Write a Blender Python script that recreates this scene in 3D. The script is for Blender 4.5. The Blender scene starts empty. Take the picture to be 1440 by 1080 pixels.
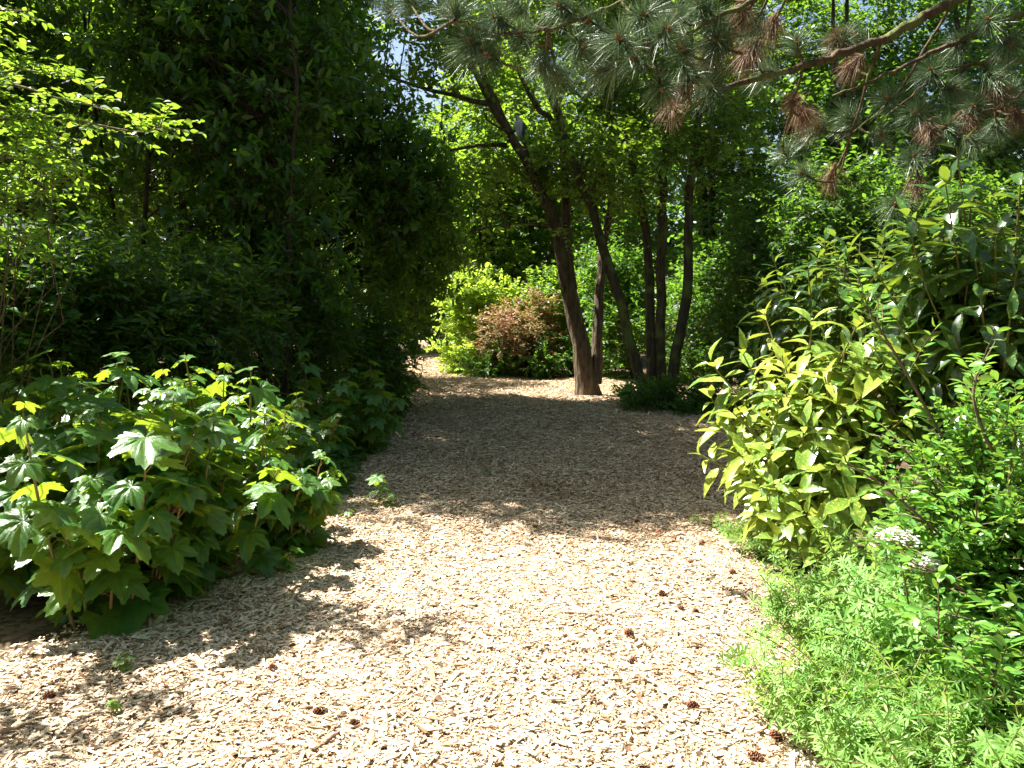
import bpy, math
import numpy as np

# ------------------------------------------------------------------ camera, light, exposure
S = bpy.context.scene
COL = S.collection
R = math.radians
F_PX = 1152.0                      # focal length in pixels of a 1440 px wide frame
CAM_Z = 1.55
PITCH = math.atan(110 / F_PX)

cam_d = bpy.data.cameras.new("camera")
cam_d.sensor_width = 36.0
cam_d.lens = 36.0 * F_PX / 1440.0
cam_d.clip_start = 0.05
cam_d.clip_end = 500
cam = bpy.data.objects.new("camera", cam_d)
COL.objects.link(cam)
cam.location = (0, 0, CAM_Z)
cam.rotation_euler = (R(90) - PITCH, 0, 0)
S.camera = cam

SUN_EL = 57.0
SUN_AHEAD = 25.0                   # the sun stands to the left and this many degrees ahead
sx = -math.cos(R(SUN_EL)) * math.cos(R(SUN_AHEAD))
sy = math.cos(R(SUN_EL)) * math.sin(R(SUN_AHEAD))
sz = math.sin(R(SUN_EL))
SUN = np.array([sx, sy, sz])

w = bpy.data.worlds.new("World")
S.world = w
w.use_nodes = True
nt = w.node_tree
bg = nt.nodes["Background"]
sky = nt.nodes.new("ShaderNodeTexSky")
sky.sky_type = 'NISHITA'
sky.sun_disc = False
sky.sun_elevation = R(SUN_EL)
sky.sun_rotation = math.atan2(sx, sy)
sky.air_density = 1.0
sky.dust_density = 2.2
nt.links.new(sky.outputs[0], bg.inputs[0])
bg.inputs[1].default_value = 0.052

sun_d = bpy.data.lights.new("sun", 'SUN')
sun_d.energy = 5.0
sun_d.angle = R(0.55)
sun_d.color = (1.0, 0.96, 0.895)
sun = bpy.data.objects.new("sun", sun_d)
COL.objects.link(sun)
from mathutils import Vector
sun.rotation_euler = Vector((sx, sy, sz)).to_track_quat('Z', 'Y').to_euler()

S.view_settings.view_transform = 'Standard'
S.view_settings.look = 'None'
S.view_settings.exposure = 2.08
S.view_settings.gamma = 1.0
S.view_settings.use_curve_mapping = False
cy = S.cycles
cy.max_bounces = 7
cy.diffuse_bounces = 4
cy.glossy_bounces = 2
cy.transmission_bounces = 3
cy.transparent_max_bounces = 4
cy.caustics_reflective = False
cy.caustics_refractive = False
cy.sample_clamp_indirect = 4.0
cy.use_denoising = True
try:
    cy.denoiser = 'OPENIMAGEDENOISE'
    cy.denoising_input_passes = 'RGB_ALBEDO_NORMAL'
    cy.denoising_prefilter = 'ACCURATE'
except Exception:
    pass

# ------------------------------------------------------------------ helpers
def W(px, py, d):
    """World point seen at pixel (px, py) of the 1440x1080 photograph, d metres ahead."""
    u = (px - 720) / F_PX
    v = (540 - py) / F_PX
    y = math.cos(PITCH) + math.sin(PITCH) * v
    z = -math.sin(PITCH) + math.cos(PITCH) * v
    k = d / y
    return np.array([u * k, d, CAM_Z + z * k])

def G(px, py):
    """Ground point under a pixel."""
    v = (540 - py) / F_PX
    y = math.cos(PITCH) + math.sin(PITCH) * v
    z = -math.sin(PITCH) + math.cos(PITCH) * v
    k = -CAM_Z / z
    return np.array([(px - 720) / F_PX * k, y * k, 0.0])

def nrm(a):
    return a / np.maximum(np.linalg.norm(a, axis=-1, keepdims=True), 1e-9)

class MB:
    """Collects vertices, triangles/quads and a per-vertex random value into one mesh."""
    def __init__(self):
        self.v, self.t, self.q, self.r, self.m, self.n = [], [], [], [], [], 0
        self.qm = []
    def add(self, V, T=None, Q=None, r=None, m=0):
        V = np.asarray(V, dtype=np.float32).reshape(-1, 3)
        self.v.append(V)
        if T is not None and len(T):
            T = np.asarray(T).reshape(-1, 3)
            self.t.append(T + self.n); self.m.append(np.full(len(T), m))
        if Q is not None and len(Q):
            Q = np.asarray(Q).reshape(-1, 4)
            self.q.append(Q + self.n); self.qm.append(np.full(len(Q), m))
        if r is None:
            r = np.zeros(len(V))
        self.r.append(np.broadcast_to(np.asarray(r, dtype=np.float32), (len(V),)))
        self.n += len(V)
    def obj(self, name, mats, parent=None, base=(0, 0, 0), smooth=True):
        if not isinstance(mats, (list, tuple)):
            mats = [mats]
        base = np.asarray(base, dtype=np.float32)
        V = np.concatenate(self.v) - base
        T = np.concatenate(self.t) if self.t else np.zeros((0, 3), int)
        Q = np.concatenate(self.q) if self.q else np.zeros((0, 4), int)
        me = bpy.data.meshes.new(name)
        me.vertices.add(len(V))
        me.vertices.foreach_set('co', V.astype(np.float32).ravel())
        nl = len(T) * 3 + len(Q) * 4
        me.loops.add(nl)
        me.loops.foreach_set('vertex_index', np.concatenate([T.ravel(), Q.ravel()]).astype(np.int32))
        me.polygons.add(len(T) + len(Q))
        st = np.concatenate([np.arange(len(T)) * 3, len(T) * 3 + np.arange(len(Q)) * 4]).astype(np.int32)
        me.polygons.foreach_set('loop_start', st)
        mi = np.concatenate(([*self.m] if self.m else []) + ([*self.qm] if self.qm else [])).astype(np.int32)
        me.polygons.foreach_set('material_index', mi)
        me.polygons.foreach_set('use_smooth', np.full(len(T) + len(Q), smooth))
        a = me.attributes.new('rnd', 'FLOAT', 'POINT')
        a.data.foreach_set('value', np.concatenate(self.r).astype(np.float32))
        for mt in mats:
            me.materials.append(mt)
        me.update(calc_edges=True)
        o = bpy.data.objects.new(name, me)
        COL.objects.link(o)
        if parent is not None:
            o.parent = parent
        else:
            o.location = base.tolist()
        return o

def thing(name, label, cat, loc, group=None):
    o = bpy.data.objects.new(name, None)
    COL.objects.link(o)
    o.empty_display_size = 0.2
    o.location = [float(c) for c in loc]
    o['label'] = label
    o['category'] = cat
    if group:
        o['group'] = group
    return o

def tag(o, label, cat, group=None):
    o['label'] = label; o['category'] = cat
    if group:
        o['group'] = group
    return o

def smooth_line(P, Rr, n):
    """Catmull-Rom resample of a polyline with radii."""
    P = np.asarray(P, float); Rr = np.asarray(Rr, float)
    X = np.concatenate([P, Rr[:, None]], 1)
    X = np.concatenate([2 * X[:1] - X[1:2], X, 2 * X[-1:] - X[-2:-1]])
    m = len(P) - 1
    out = []
    for s in np.linspace(0, m - 1e-6, n):
        i = int(s); t = s - i
        a, b, c, d = X[i], X[i + 1], X[i + 2], X[i + 3]
        out.append(0.5 * ((2 * b) + (-a + c) * t + (2 * a - 5 * b + 4 * c - d) * t * t + (-a + 3 * b - 3 * c + d) * t ** 3))
    out = np.array(out)
    out[:, 3] = np.maximum(out[:, 3], 0.002)
    return out[:, :3], out[:, 3]

def tubes(mb, P, Rr, sides=5, r=None, m=0, rough=0.0, rng=None):
    """Many tubes of equal point count at once: P (n,k,3), Rr (n,k)."""
    P = np.asarray(P, float); Rr = np.asarray(Rr, float)
    if P.ndim == 2:
        P = P[None]; Rr = Rr[None]
    n, k, _ = P.shape
    if n == 0:
        return
    t = nrm(np.gradient(P, axis=1))
    d = nrm(P[:, -1] - P[:, 0])
    ref = np.zeros((n, 3))
    ref[np.arange(n), np.argmin(np.abs(d), axis=1)] = 1
    a = nrm(np.cross(t, ref[:, None, :]))
    b = np.cross(t, a)
    ang = np.arange(sides) * 2 * np.pi / sides
    rr = np.repeat(Rr[:, :, None], sides, 2)
    if rough and rng is not None:
        lobes = 1 + rough * 0.6 * (np.sin(ang * 3 + rng.uniform(0, 6)) + 0.6 * np.sin(ang * 5 + rng.uniform(0, 6)))[None, None, :]
        rr = rr * lobes * (1 + rough * rng.normal(0, 0.5, rr.shape))
    V = P[:, :, None, :] + rr[..., None] * (a[:, :, None, :] * np.cos(ang)[:, None] + b[:, :, None, :] * np.sin(ang)[:, None])
    idx = np.arange(n * k * sides).reshape(n, k, sides)
    i0 = idx[:, :-1, :]; i1 = idx[:, 1:, :]
    Q = np.stack([i0, np.roll(i0, -1, 2), np.roll(i1, -1, 2), i1], -1).reshape(-1, 4)
    if r is None:
        rv = 0.5
    else:
        rv = np.repeat(np.asarray(r), k * sides)
    mb.add(V.reshape(-1, 3), Q=Q, r=rv, m=m)

# ------------------------------------------------------------------ leaf shapes  (x along the leaf 0..1, y across, z up)
def leaf_ovate(wd, fold=0.25, tip=-0.12, k=4, teeth=0.0, p=0.8):
    xs = np.linspace(0, 1, k + 1)
    V, T = [], []
    for x in xs:
        V.append((x, 0, tip * x * x))
    mid = list(range(k + 1))
    for s in (1, -1):
        side = []
        for i in range(1, k):
            x = xs[i] - 0.03
            hw = wd * 0.5 * math.sin(math.pi * x ** p) * (1 + teeth * (1 if i % 2 else -1))
            V.append((x, s * hw, tip * x * x + fold * hw))
            side.append(len(V) - 1)
        def tri(a, b, c):
            T.append((a, b, c) if s > 0 else (a, c, b))
        tri(mid[0], mid[1], side[0])
        for i in range(len(side) - 1):
            tri(mid[i + 1], mid[i + 2], side[i + 1]); tri(mid[i + 1], side[i + 1], side[i])
        tri(mid[k - 1], mid[k], side[-1])
    return np.array(V), np.array(T)

def leaf_diamond(wd, fold=0.3):
    h = wd * 0.5
    return np.array([(0, 0, 0), (0.42, h, fold * h), (1, 0, -0.06), (0.42, -h, fold * h)]), np.array([(0, 2, 1), (0, 3, 2)])

def leaf_palmate(seed=0):
    """Five-lobed toothed leaf with creased veins; base at the origin, about one unit long."""
    rg = np.random.default_rng(seed)
    th = np.linspace(-158, 158, 65)
    lob = [(0, 1.0, 33), (54, 0.86, 31), (-54, 0.86, 31), (110, 0.64, 32), (-110, 0.64, 32)]
    Rr = []
    for a in th:
        v = 0.52
        for c, h, wd in lob:
            dd = abs(a - c) / wd
            v = max(v, h * (1 - 0.52 * min(dd, 1.4) ** 1.15))
        Rr.append(v)
    Rr = np.array(Rr)
    Rr *= 1 + 0.045 * np.where(np.arange(65) % 2 == 0, 1, -1) + rg.normal(0, 0.012, 65)
    crease = np.zeros(65)
    for c, h, wd in lob:
        crease += np.exp(-((th - c) / 9.0) ** 2)
    V = [(0, 0, 0)]
    fr = (0.3, 0.62, 1.0)
    for f in fr:
        for a, rad, c in zip(np.radians(th), Rr, crease):
            q = rad * f
            V.append((q * math.cos(a), q * math.sin(a), 0.05 * (1 - c) * math.sin(min(f, 0.9) * 2.6) - 0.20 * q * q + 0.01 * rg.normal()))
    T = []
    n = 65
    for j in range(n - 1):
        T.append((0, 1 + j, 2 + j))
        for k in range(2):
            a = 1 + k * n + j
            T += [(a, a + n, a + n + 1), (a, a + n + 1, a + 1)]
    return np.array(V), np.array(T)

def place_leaves(mb, tpl, pos, X, N, size, rnd, m=0, wvar=None, rng=None):
    TV, TT = tpl
    X = nrm(X)
    Z = nrm(N - (N * X).sum(1, keepdims=True) * X)
    Y = np.cross(Z, X)
    sy_ = size if wvar is None else size * wvar
    szz = size if rng is None else size * rng.uniform(0.2, 1.9, len(pos))
    V = pos[:, None, :] + (TV[None, :, 0, None] * size[:, None, None]) * X[:, None, :] \
        + (TV[None, :, 1, None] * sy_[:, None, None]) * Y[:, None, :] + (TV[None, :, 2, None] * szz[:, None, None]) * Z[:, None, :]
    n, k = len(pos), len(TV)
    T = TT[None] + (np.arange(n) * k)[:, None, None]
    mb.add(V.reshape(-1, 3), T=T.reshape(-1, 3), r=np.repeat(rnd, k), m=m)

def blob_points(rng, blobs, n, shell=2.2):
    B = np.array([b[:6] for b in blobs], float)
    wgt = np.array([b[6] if len(b) > 6 else b[3] * b[4] * b[5] for b in blobs], float)
    k = rng.choice(len(B), n, p=wgt / wgt.sum())
    d = nrm(rng.normal(size=(n, 3)))
    q = d * rng.uniform(0, 1, n)[:, None] ** (1 / shell)
    C = B[k, :3] + q * B[k, 3:6]
    return C, nrm(q / B[k, 3:6] + 1e-6)

def crown(leaf_mb, wood_mb, rng, blobs, anchors, n_clump, n_twig, n_leaf, twig_len, leaf_len, tpl,
          out=0.5, up=0.15, flat=0.55, droop=0.15, shell=2.2, spread=0.8, whorl=False, twig_r=0.004, limb_r=0.02, zmin=0.05, clump_r=0.25):
    """Fills rounded volumes with leafy sprays: limbs from the anchors, twigs from the limbs, leaves along the twigs."""
    C, O = blob_points(rng, blobs, n_clump, shell)
    ok = C[:, 2] > zmin
    C, O = C[ok], O[ok]
    n = len(C)
    if anchors is not None and wood_mb is not None:
        A = anchors
        D = np.linalg.norm(C[:, None, :] - A[None, :, :3], axis=2)
        hd = np.linalg.norm(C[:, None, :2] - A[None, :, :2], axis=2)
        cost = D + 1.6 * np.maximum(0, A[None, :, 2] - C[:, None, 2] + 0.45 * hd)
        j = np.argmin(cost, 1)
        A0 = A[j, :3]
        L = np.linalg.norm(C - A0, axis=1)
        t = np.array([0, 0.33, 0.7, 1.0])
        P = A0[:, None, :] + (C - A0)[:, None, :] * t[None, :, None]
        P[:, 1:3, :] += rng.normal(0, 1, (n, 2, 3)) * (0.06 * L)[:, None, None]
        P[:, 1, 2] += 0.06 * L; P[:, 2, 2] += 0.05 * L
        r0 = np.minimum(0.55 * A[j, 3], 0.006 + limb_r * 0.45 * L)
        Rr = r0[:, None] * np.array([1, 0.75, 0.5, 0.3])[None]
        tubes(wood_mb, P, np.maximum(Rr, 0.003), 5)
    # twigs
    m = n * n_twig
    ci = np.repeat(np.arange(n), n_twig)
    s = C[ci] + rng.normal(0, clump_r, (m, 3)) * twig_len
    d = nrm(O[ci] * out + rng.normal(0, 0.55, (m, 3)) + np.array([0, 0, up]))
    L = twig_len * rng.uniform(0.55, 1.25, m)
    sag = droop * L * rng.uniform(0.3, 1.4, m)
    def at(tt):
        q = s + d * (L * tt)[:, None]
        q[:, 2] -= sag * tt * tt
        return q
    one = np.ones(m)
    if wood_mb is not None and twig_r > 0:
        P = np.stack([at(one * 0), at(one * 0.5), at(one)], 1)
        tubes(wood_mb, P, np.repeat([[1.0, 0.8, 0.45]], m, 0) * twig_r, 3)
    # leaves
    K = m * n_leaf
    ti = np.repeat(np.arange(m), n_leaf)
    kk = np.tile(np.arange(n_leaf), m)
    if whorl:
        tt = 1.0 - 0.35 * (kk / max(1, n_leaf - 1)) ** 1.5 + rng.normal(0, 0.03, K)
    else:
        tt = 0.12 + 0.9 * (kk + rng.uniform(0, 0.6, K)) / n_leaf
    p = s[ti] + d[ti] * (L[ti] * tt)[:, None]
    p[:, 2] -= sag[ti] * tt * tt
    ax = nrm(np.cross(d[ti], np.array([0.13, 0.07, 1.0])))
    bx = np.cross(ax, d[ti])
    ph = kk * 2.4 + rng.uniform(0, 1.2, K) if whorl else kk * math.pi + rng.normal(0, 0.6, K)
    side = ax * np.cos(ph)[:, None] + bx * np.sin(ph)[:, None] * (1.0 if whorl else 0.45)
    X = nrm(d[ti] * 0.55 + side * spread + rng.normal(0, 0.22, (K, 3)) - np.array([0, 0, droop]))
    N = nrm(np.array([0, 0, 1.0]) * flat + rng.normal(0, 0.42, (K, 3)) + d[ti] * 0.3)
    sz_ = leaf_len * rng.uniform(0.6, 1.25, K)
    rb = rng.uniform(0, 1, n)
    rv = np.clip(0.55 * rb[ci][ti] + 0.45 * rng.uniform(0, 1, K), 0, 1)
    place_leaves(leaf_mb, tpl, p, X, N, sz_, rv, wvar=rng.uniform(0.8, 1.2, K), rng=rng)

# ------------------------------------------------------------------ materials
def new_mat(name):
    m = bpy.data.materials.new(name); m.use_nodes = True
    t = m.node_tree; t.nodes.clear()
    o = t.nodes.new('ShaderNodeOutputMaterial')
    return m, t, t.nodes, t.links, o

def ramp(N, cols):
    r = N.new('ShaderNodeValToRGB')
    e = r.color_ramp.elements
    while len(e) < len(cols):
        e.new(0.5)
    for el, (p, c) in zip(e, cols):
        el.position = p; el.color = (*c, 1)
    return r

def leaf_mat(name, cols, trans, tw=0.42, rough=0.42, spec=0.5, speckle=None, under=0.25, vein=0):
    m, t, N, L, o = new_mat(name)
    at = N.new('ShaderNodeAttribute'); at.attribute_name = 'rnd'
    rp = ramp(N, [(i / max(1, len(cols) - 1), c) for i, c in enumerate(cols)])
    L.new(at.outputs['Fac'], rp.inputs[0])
    col = rp.outputs[0]
    tc = N.new('ShaderNodeTexCoord')
    nz = N.new('ShaderNodeTexNoise'); nz.inputs['Scale'].default_value = 35; nz.inputs['Detail'].default_value = 2
    L.new(tc.outputs['Object'], nz.inputs['Vector'])
    mx = N.new('ShaderNodeMix'); mx.data_type = 'RGBA'; mx.blend_type = 'MULTIPLY'
    mr = N.new('ShaderNodeMapRange'); mr.inputs[1].default_value = 0.3; mr.inputs[2].default_value = 0.7
    mr.inputs[3].default_value = 0.72; mr.inputs[4].default_value = 1.25
    L.new(nz.outputs[0], mr.inputs[0])
    mx.inputs[0].default_value = 1.0
    L.new(col, mx.inputs[6]); L.new(mr.outputs[0], mx.inputs[7])
    col = mx.outputs[2]
    tr_col = None
    if speckle:
        vo = N.new('ShaderNodeTexNoise'); vo.inputs['Scale'].default_value = speckle[1]; vo.inputs['Detail'].default_value = 3.0
        vo.inputs['Roughness'].default_value = 0.7
        L.new(tc.outputs['Object'], vo.inputs['Vector'])
        th = N.new('ShaderNodeMapRange'); th.inputs[1].default_value = speckle[2]; th.inputs[2].default_value = speckle[2] + 0.05
        L.new(vo.outputs[0], th.inputs[0])
        ms = N.new('ShaderNodeMix'); ms.data_type = 'RGBA'
        L.new(th.outputs[0], ms.inputs[0]); L.new(col, ms.inputs[6]); ms.inputs[7].default_value = (*speckle[0], 1)
        col = ms.outputs[2]
    # paler underside
    ge = N.new('ShaderNodeNewGeometry')
    mu = N.new('ShaderNodeMix'); mu.data_type = 'RGBA'
    fa = N.new('ShaderNodeMath'); fa.operation = 'MULTIPLY'; fa.inputs[1].default_value = under
    L.new(ge.outputs['Backfacing'], fa.inputs[0])
    L.new(fa.outputs[0], mu.inputs[0]); L.new(col, mu.inputs[6]); mu.inputs[7].default_value = (0.16, 0.21, 0.10, 1)
    p = N.new('ShaderNodeBsdfPrincipled')
    L.new(mu.outputs[2], p.inputs['Base Color'])
    p.inputs['Roughness'].default_value = rough
    p.inputs['Specular IOR Level'].default_value = spec
    tb = N.new('ShaderNodeBsdfTranslucent')
    hs = N.new('ShaderNodeMix'); hs.data_type = 'RGBA'; hs.blend_type = 'MIX'; hs.inputs[0].default_value = 0.75
    L.new(col, hs.inputs[6]); hs.inputs[7].default_value = (*trans, 1)
    L.new(hs.outputs[2], tb.inputs['Color'])
    if vein:
        bp = N.new('ShaderNodeBump'); bp.inputs['Strength'].default_value = 0.5; bp.inputs['Distance'].default_value = 0.004
        n2 = N.new('ShaderNodeTexNoise'); n2.inputs['Scale'].default_value = vein; n2.inputs['Detail'].default_value = 3
        L.new(tc.outputs['Object'], n2.inputs['Vector']); L.new(n2.outputs[0], bp.inputs['Height'])
        L.new(bp.outputs[0], p.inputs['Normal'])
    ms2 = N.new('ShaderNodeMixShader'); ms2.inputs[0].default_value = tw
    L.new(p.outputs[0], ms2.inputs[1]); L.new(tb.outputs[0], ms2.inputs[2])
    L.new(ms2.outputs[0], o.inputs[0])
    return m

def bark_mat(name, c1, c2, scale=9, stretch=0.22, bump=1.0, moss=None, moss_at=0.58):
    m, t, N, L, o = new_mat(name)
    tc = N.new('ShaderNodeTexCoord')
    mp = N.new('ShaderNodeMapping'); mp.inputs['Scale'].default_value = (1, 1, stretch)
    L.new(tc.outputs['Object'], mp.inputs['Vector'])
    n1 = N.new('ShaderNodeTexNoise'); n1.inputs['Scale'].default_value = scale * 3; n1.inputs['Detail'].default_value = 6; n1.inputs['Roughness'].default_value = 0.65
    L.new(mp.outputs[0], n1.inputs['Vector'])
    v1 = N.new('ShaderNodeTexVoronoi'); v1.inputs['Scale'].default_value = scale * 2.2
    L.new(mp.outputs[0], v1.inputs['Vector'])
    rp = ramp(N, [(0.3, c1), (0.7, c2)])
    L.new(n1.outputs[0], rp.inputs[0])
    col = rp.outputs[0]
    if moss:
        n2 = N.new('ShaderNodeTexNoise'); n2.inputs['Scale'].default_value = 3.2; n2.inputs['Detail'].default_value = 5
        L.new(tc.outputs['Object'], n2.inputs['Vector'])
        mr = N.new('ShaderNodeMapRange'); mr.inputs[1].default_value = moss_at; mr.inputs[2].default_value = moss_at + 0.1
        L.new(n2.outputs[0], mr.inputs[0])
        mx = N.new('ShaderNodeMix'); mx.data_type = 'RGBA'
        L.new(mr.outputs[0], mx.inputs[0]); L.new(col, mx.inputs[6]); mx.inputs[7].default_value = (*moss, 1)
        col = mx.outputs[2]
    ad = N.new('ShaderNodeMath'); ad.operation = 'ADD'
    L.new(n1.outputs[0], ad.inputs[0]); L.new(v1.outputs['Distance'], ad.inputs[1])
    bp = N.new('ShaderNodeBump'); bp.inputs['Strength'].default_value = bump; bp.inputs['Distance'].default_value = 0.05
    L.new(ad.outputs[0], bp.inputs['Height'])
    p = N.new('ShaderNodeBsdfPrincipled'); p.inputs['Roughness'].default_value = 0.9; p.inputs['Specular IOR Level'].default_value = 0.2
    L.new(col, p.inputs['Base Color']); L.new(bp.outputs[0], p.inputs['Normal'])
    L.new(p.outputs[0], o.inputs[0])
    return m

def rnd_mat(name, cols, rough=0.8, spec=0.25, trans=0.0, nscale=0, stretch=(1, 1, 1)):
    """Plain material whose colour follows the per-piece random value."""
    m, t, N, L, o = new_mat(name)
    at = N.new('ShaderNodeAttribute'); at.attribute_name = 'rnd'
    rp = ramp(N, [(i / max(1, len(cols) - 1), c) for i, c in enumerate(cols)])
    L.new(at.outputs['Fac'], rp.inputs[0])
    col = rp.outputs[0]
    p = N.new('ShaderNodeBsdfPrincipled'); p.inputs['Roughness'].default_value = rough; p.inputs['Specular IOR Level'].default_value = spec
    if nscale:
        tc = N.new('ShaderNodeTexCoord')
        mp = N.new('ShaderNodeMapping'); mp.inputs['Scale'].default_value = stretch
        nz = N.new('ShaderNodeTexNoise'); nz.inputs['Scale'].default_value = nscale; nz.inputs['Detail'].default_value = 4
        L.new(tc.outputs['Object'], mp.inputs['Vector']); L.new(mp.outputs[0], nz.inputs['Vector'])
        mr = N.new('ShaderNodeMapRange'); mr.inputs[1].default_value = 0.3; mr.inputs[2].default_value = 0.7
        mr.inputs[3].default_value = 0.62; mr.inputs[4].default_value = 1.25
        L.new(nz.outputs[0], mr.inputs[0])
        mx = N.new('ShaderNodeMix'); mx.data_type = 'RGBA'; mx.blend_type = 'MULTIPLY'; mx.inputs[0].default_value = 1
        L.new(col, mx.inputs[6]); L.new(mr.outputs[0], mx.inputs[7])
        col = mx.outputs[2]
    L.new(col, p.inputs['Base Color'])
    if trans:
        tb = N.new('ShaderNodeBsdfTranslucent'); L.new(col, tb.inputs['Color'])
        ms = N.new('ShaderNodeMixShader'); ms.inputs[0].default_value = trans
        L.new(p.outputs[0], ms.inputs[1]); L.new(tb.outputs[0], ms.inputs[2]); L.new(ms.outputs[0], o.inputs[0])
    else:
        L.new(p.outputs[0], o.inputs[0])
    return m

def ground_mat(name, cols, scale, bump=0.6, dist=0.02):
    m, t, N, L, o = new_mat(name)
    tc = N.new('ShaderNodeTexCoord')
    vo = N.new('ShaderNodeTexVoronoi'); vo.inputs['Scale'].default_value = scale
    nz0 = N.new('ShaderNodeTexNoise'); nz0.inputs['Scale'].default_value = scale * 0.6; nz0.inputs['Detail'].default_value = 3
    L.new(tc.outputs['Object'], nz0.inputs['Vector'])
    wv = N.new('ShaderNodeVectorMath'); wv.operation = 'MULTIPLY_ADD'; wv.inputs[1].default_value = (0.03, 0.03, 0.03)
    L.new(nz0.outputs['Color'], wv.inputs[0]); L.new(tc.outputs['Object'], wv.inputs[2])
    L.new(wv.outputs[0], vo.inputs['Vector'])
    se = N.new('ShaderNodeSeparateColor'); L.new(vo.outputs['Color'], se.inputs[0])
    rp = ramp(N, [(i / max(1, len(cols) - 1), c) for i, c in enumerate(cols)])
    L.new(se.outputs[0], rp.inputs[0])
    n2 = N.new('ShaderNodeTexNoise'); n2.inputs['Scale'].default_value = 1.7; n2.inputs['Detail'].default_value = 5
    L.new(tc.outputs['Object'], n2.inputs['Vector'])
    mr = N.new('ShaderNodeMapRange'); mr.inputs[1].default_value = 0.3; mr.inputs[2].default_value = 0.7
    mr.inputs[3].default_value = 0.75; mr.inputs[4].default_value = 1.2
    L.new(n2.outputs[0], mr.inputs[0])
    mx = N.new('ShaderNodeMix'); mx.data_type = 'RGBA'; mx.blend_type = 'MULTIPLY'; mx.inputs[0].default_value = 1
    L.new(rp.outputs[0], mx.inputs[6]); L.new(mr.outputs[0], mx.inputs[7])
    bp = N.new('ShaderNodeBump'); bp.inputs['Strength'].default_value = bump; bp.inputs['Distance'].default_value = dist
    L.new(se.outputs[1], bp.inputs['Height'])
    p = N.new('ShaderNodeBsdfPrincipled'); p.inputs['Roughness'].default_value = 0.95; p.inputs['Specular IOR Level'].default_value = 0.1
    L.new(mx.outputs[2], p.inputs['Base Color']); L.new(bp.outputs[0], p.inputs['Normal'])
    L.new(p.outputs[0], o.inputs[0])
    return m

M = {}
M['soil'] = ground_mat('soil', [(0.05, 0.034, 0.02), (0.10, 0.07, 0.042), (0.16, 0.11, 0.07)], 30)
M['path'] = ground_mat('chip_path', [(0.20, 0.14, 0.085), (0.36, 0.27, 0.17), (0.48, 0.37, 0.24), (0.58, 0.46, 0.32)], 34)
M['chip'] = rnd_mat('wood_chip', [(0.13, 0.075, 0.042), (0.33, 0.215, 0.125), (0.52, 0.39, 0.255), (0.62, 0.49, 0.345), (0.71, 0.585, 0.44)], 0.85, 0.15, nscale=60)
M['cone'] = rnd_mat('cone_scale', [(0.12, 0.05, 0.028), (0.26, 0.11, 0.06), (0.34, 0.18, 0.11)], 0.7, 0.3)
M['stick'] = bark_mat('dead_stick', (0.16, 0.10, 0.06), (0.34, 0.24, 0.15), 20, 1, 0.5)
M['bark'] = bark_mat('grey_brown_bark', (0.034, 0.025, 0.014), (0.20, 0.148, 0.092), 6, 0.2, 1.0, (0.12, 0.13, 0.05), 0.62)
M['bark_moss'] = bark_mat('mossy_bark', (0.043, 0.033, 0.018), (0.15, 0.112, 0.066), 8, 0.2, 0.9, (0.16, 0.19, 0.05), 0.52)
M['bark_dark'] = bark_mat('dark_bark', (0.035, 0.027, 0.02), (0.09, 0.07, 0.05), 8, 0.2, 0.8)
M['bark_pine'] = bark_mat('pine_bark', (0.06, 0.04, 0.026), (0.16, 0.105, 0.062), 9, 0.5, 1.0, (0.16, 0.17, 0.055), 0.5)
M['twig'] = bark_mat('twig_bark', (0.08, 0.06, 0.035), (0.17, 0.13, 0.08), 12, 0.4, 0.5)
M['cane'] = rnd_mat('green_cane', [(0.14, 0.15, 0.05), (0.22, 0.17, 0.07), (0.25, 0.12, 0.06)], 0.6, 0.3)
M['needle'] = rnd_mat('pine_needle', [(0.055, 0.105, 0.04), (0.10, 0.165, 0.07), (0.21, 0.26, 0.15)], 0.4, 0.35, 0.12)
M['dead_needle'] = rnd_mat('dead_needle', [(0.11, 0.055, 0.03), (0.20, 0.11, 0.06), (0.31, 0.20, 0.125)], 0.6, 0.3, 0.15)
M['bud'] = rnd_mat('orange_bud', [(0.36, 0.13, 0.04), (0.52, 0.22, 0.08)], 0.6, 0.3, 0.1)
M['ever'] = leaf_mat('evergreen_leaf', [(0.02, 0.058, 0.010), (0.035, 0.098, 0.015), (0.06, 0.155, 0.022)], (0.26, 0.48, 0.015), 0.50, 0.33, 0.5)
M['broad'] = leaf_mat('broad_leaf', [(0.022, 0.075, 0.014), (0.038, 0.115, 0.02), (0.068, 0.165, 0.03)], (0.24, 0.46, 0.025), 0.45, 0.42, 0.4)
M['fresh'] = leaf_mat('fresh_leaf', [(0.042, 0.12, 0.018), (0.075, 0.175, 0.026), (0.12, 0.22, 0.035)], (0.36, 0.56, 0.03), 0.5, 0.45, 0.35)
M['lime'] = leaf_mat('lime_leaf', [(0.10, 0.21, 0.03), (0.16, 0.28, 0.035), (0.24, 0.34, 0.05)], (0.56, 0.74, 0.06), 0.58, 0.45, 0.4)
M['palm'] = leaf_mat('lobed_leaf', [(0.046, 0.135, 0.024), (0.066, 0.18, 0.03), (0.12, 0.25, 0.036)], (0.44, 0.60, 0.025), 0.42, 0.36, 0.55, vein=90)
M['auc'] = leaf_mat('spotted_laurel_leaf', [(0.05, 0.14, 0.024), (0.12, 0.235, 0.03), (0.24, 0.34, 0.045), (0.36, 0.41, 0.06)], (0.5, 0.55, 0.05), 0.3, 0.3, 0.55, speckle=((0.52, 0.50, 0.12), 62, 0.57))
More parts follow.
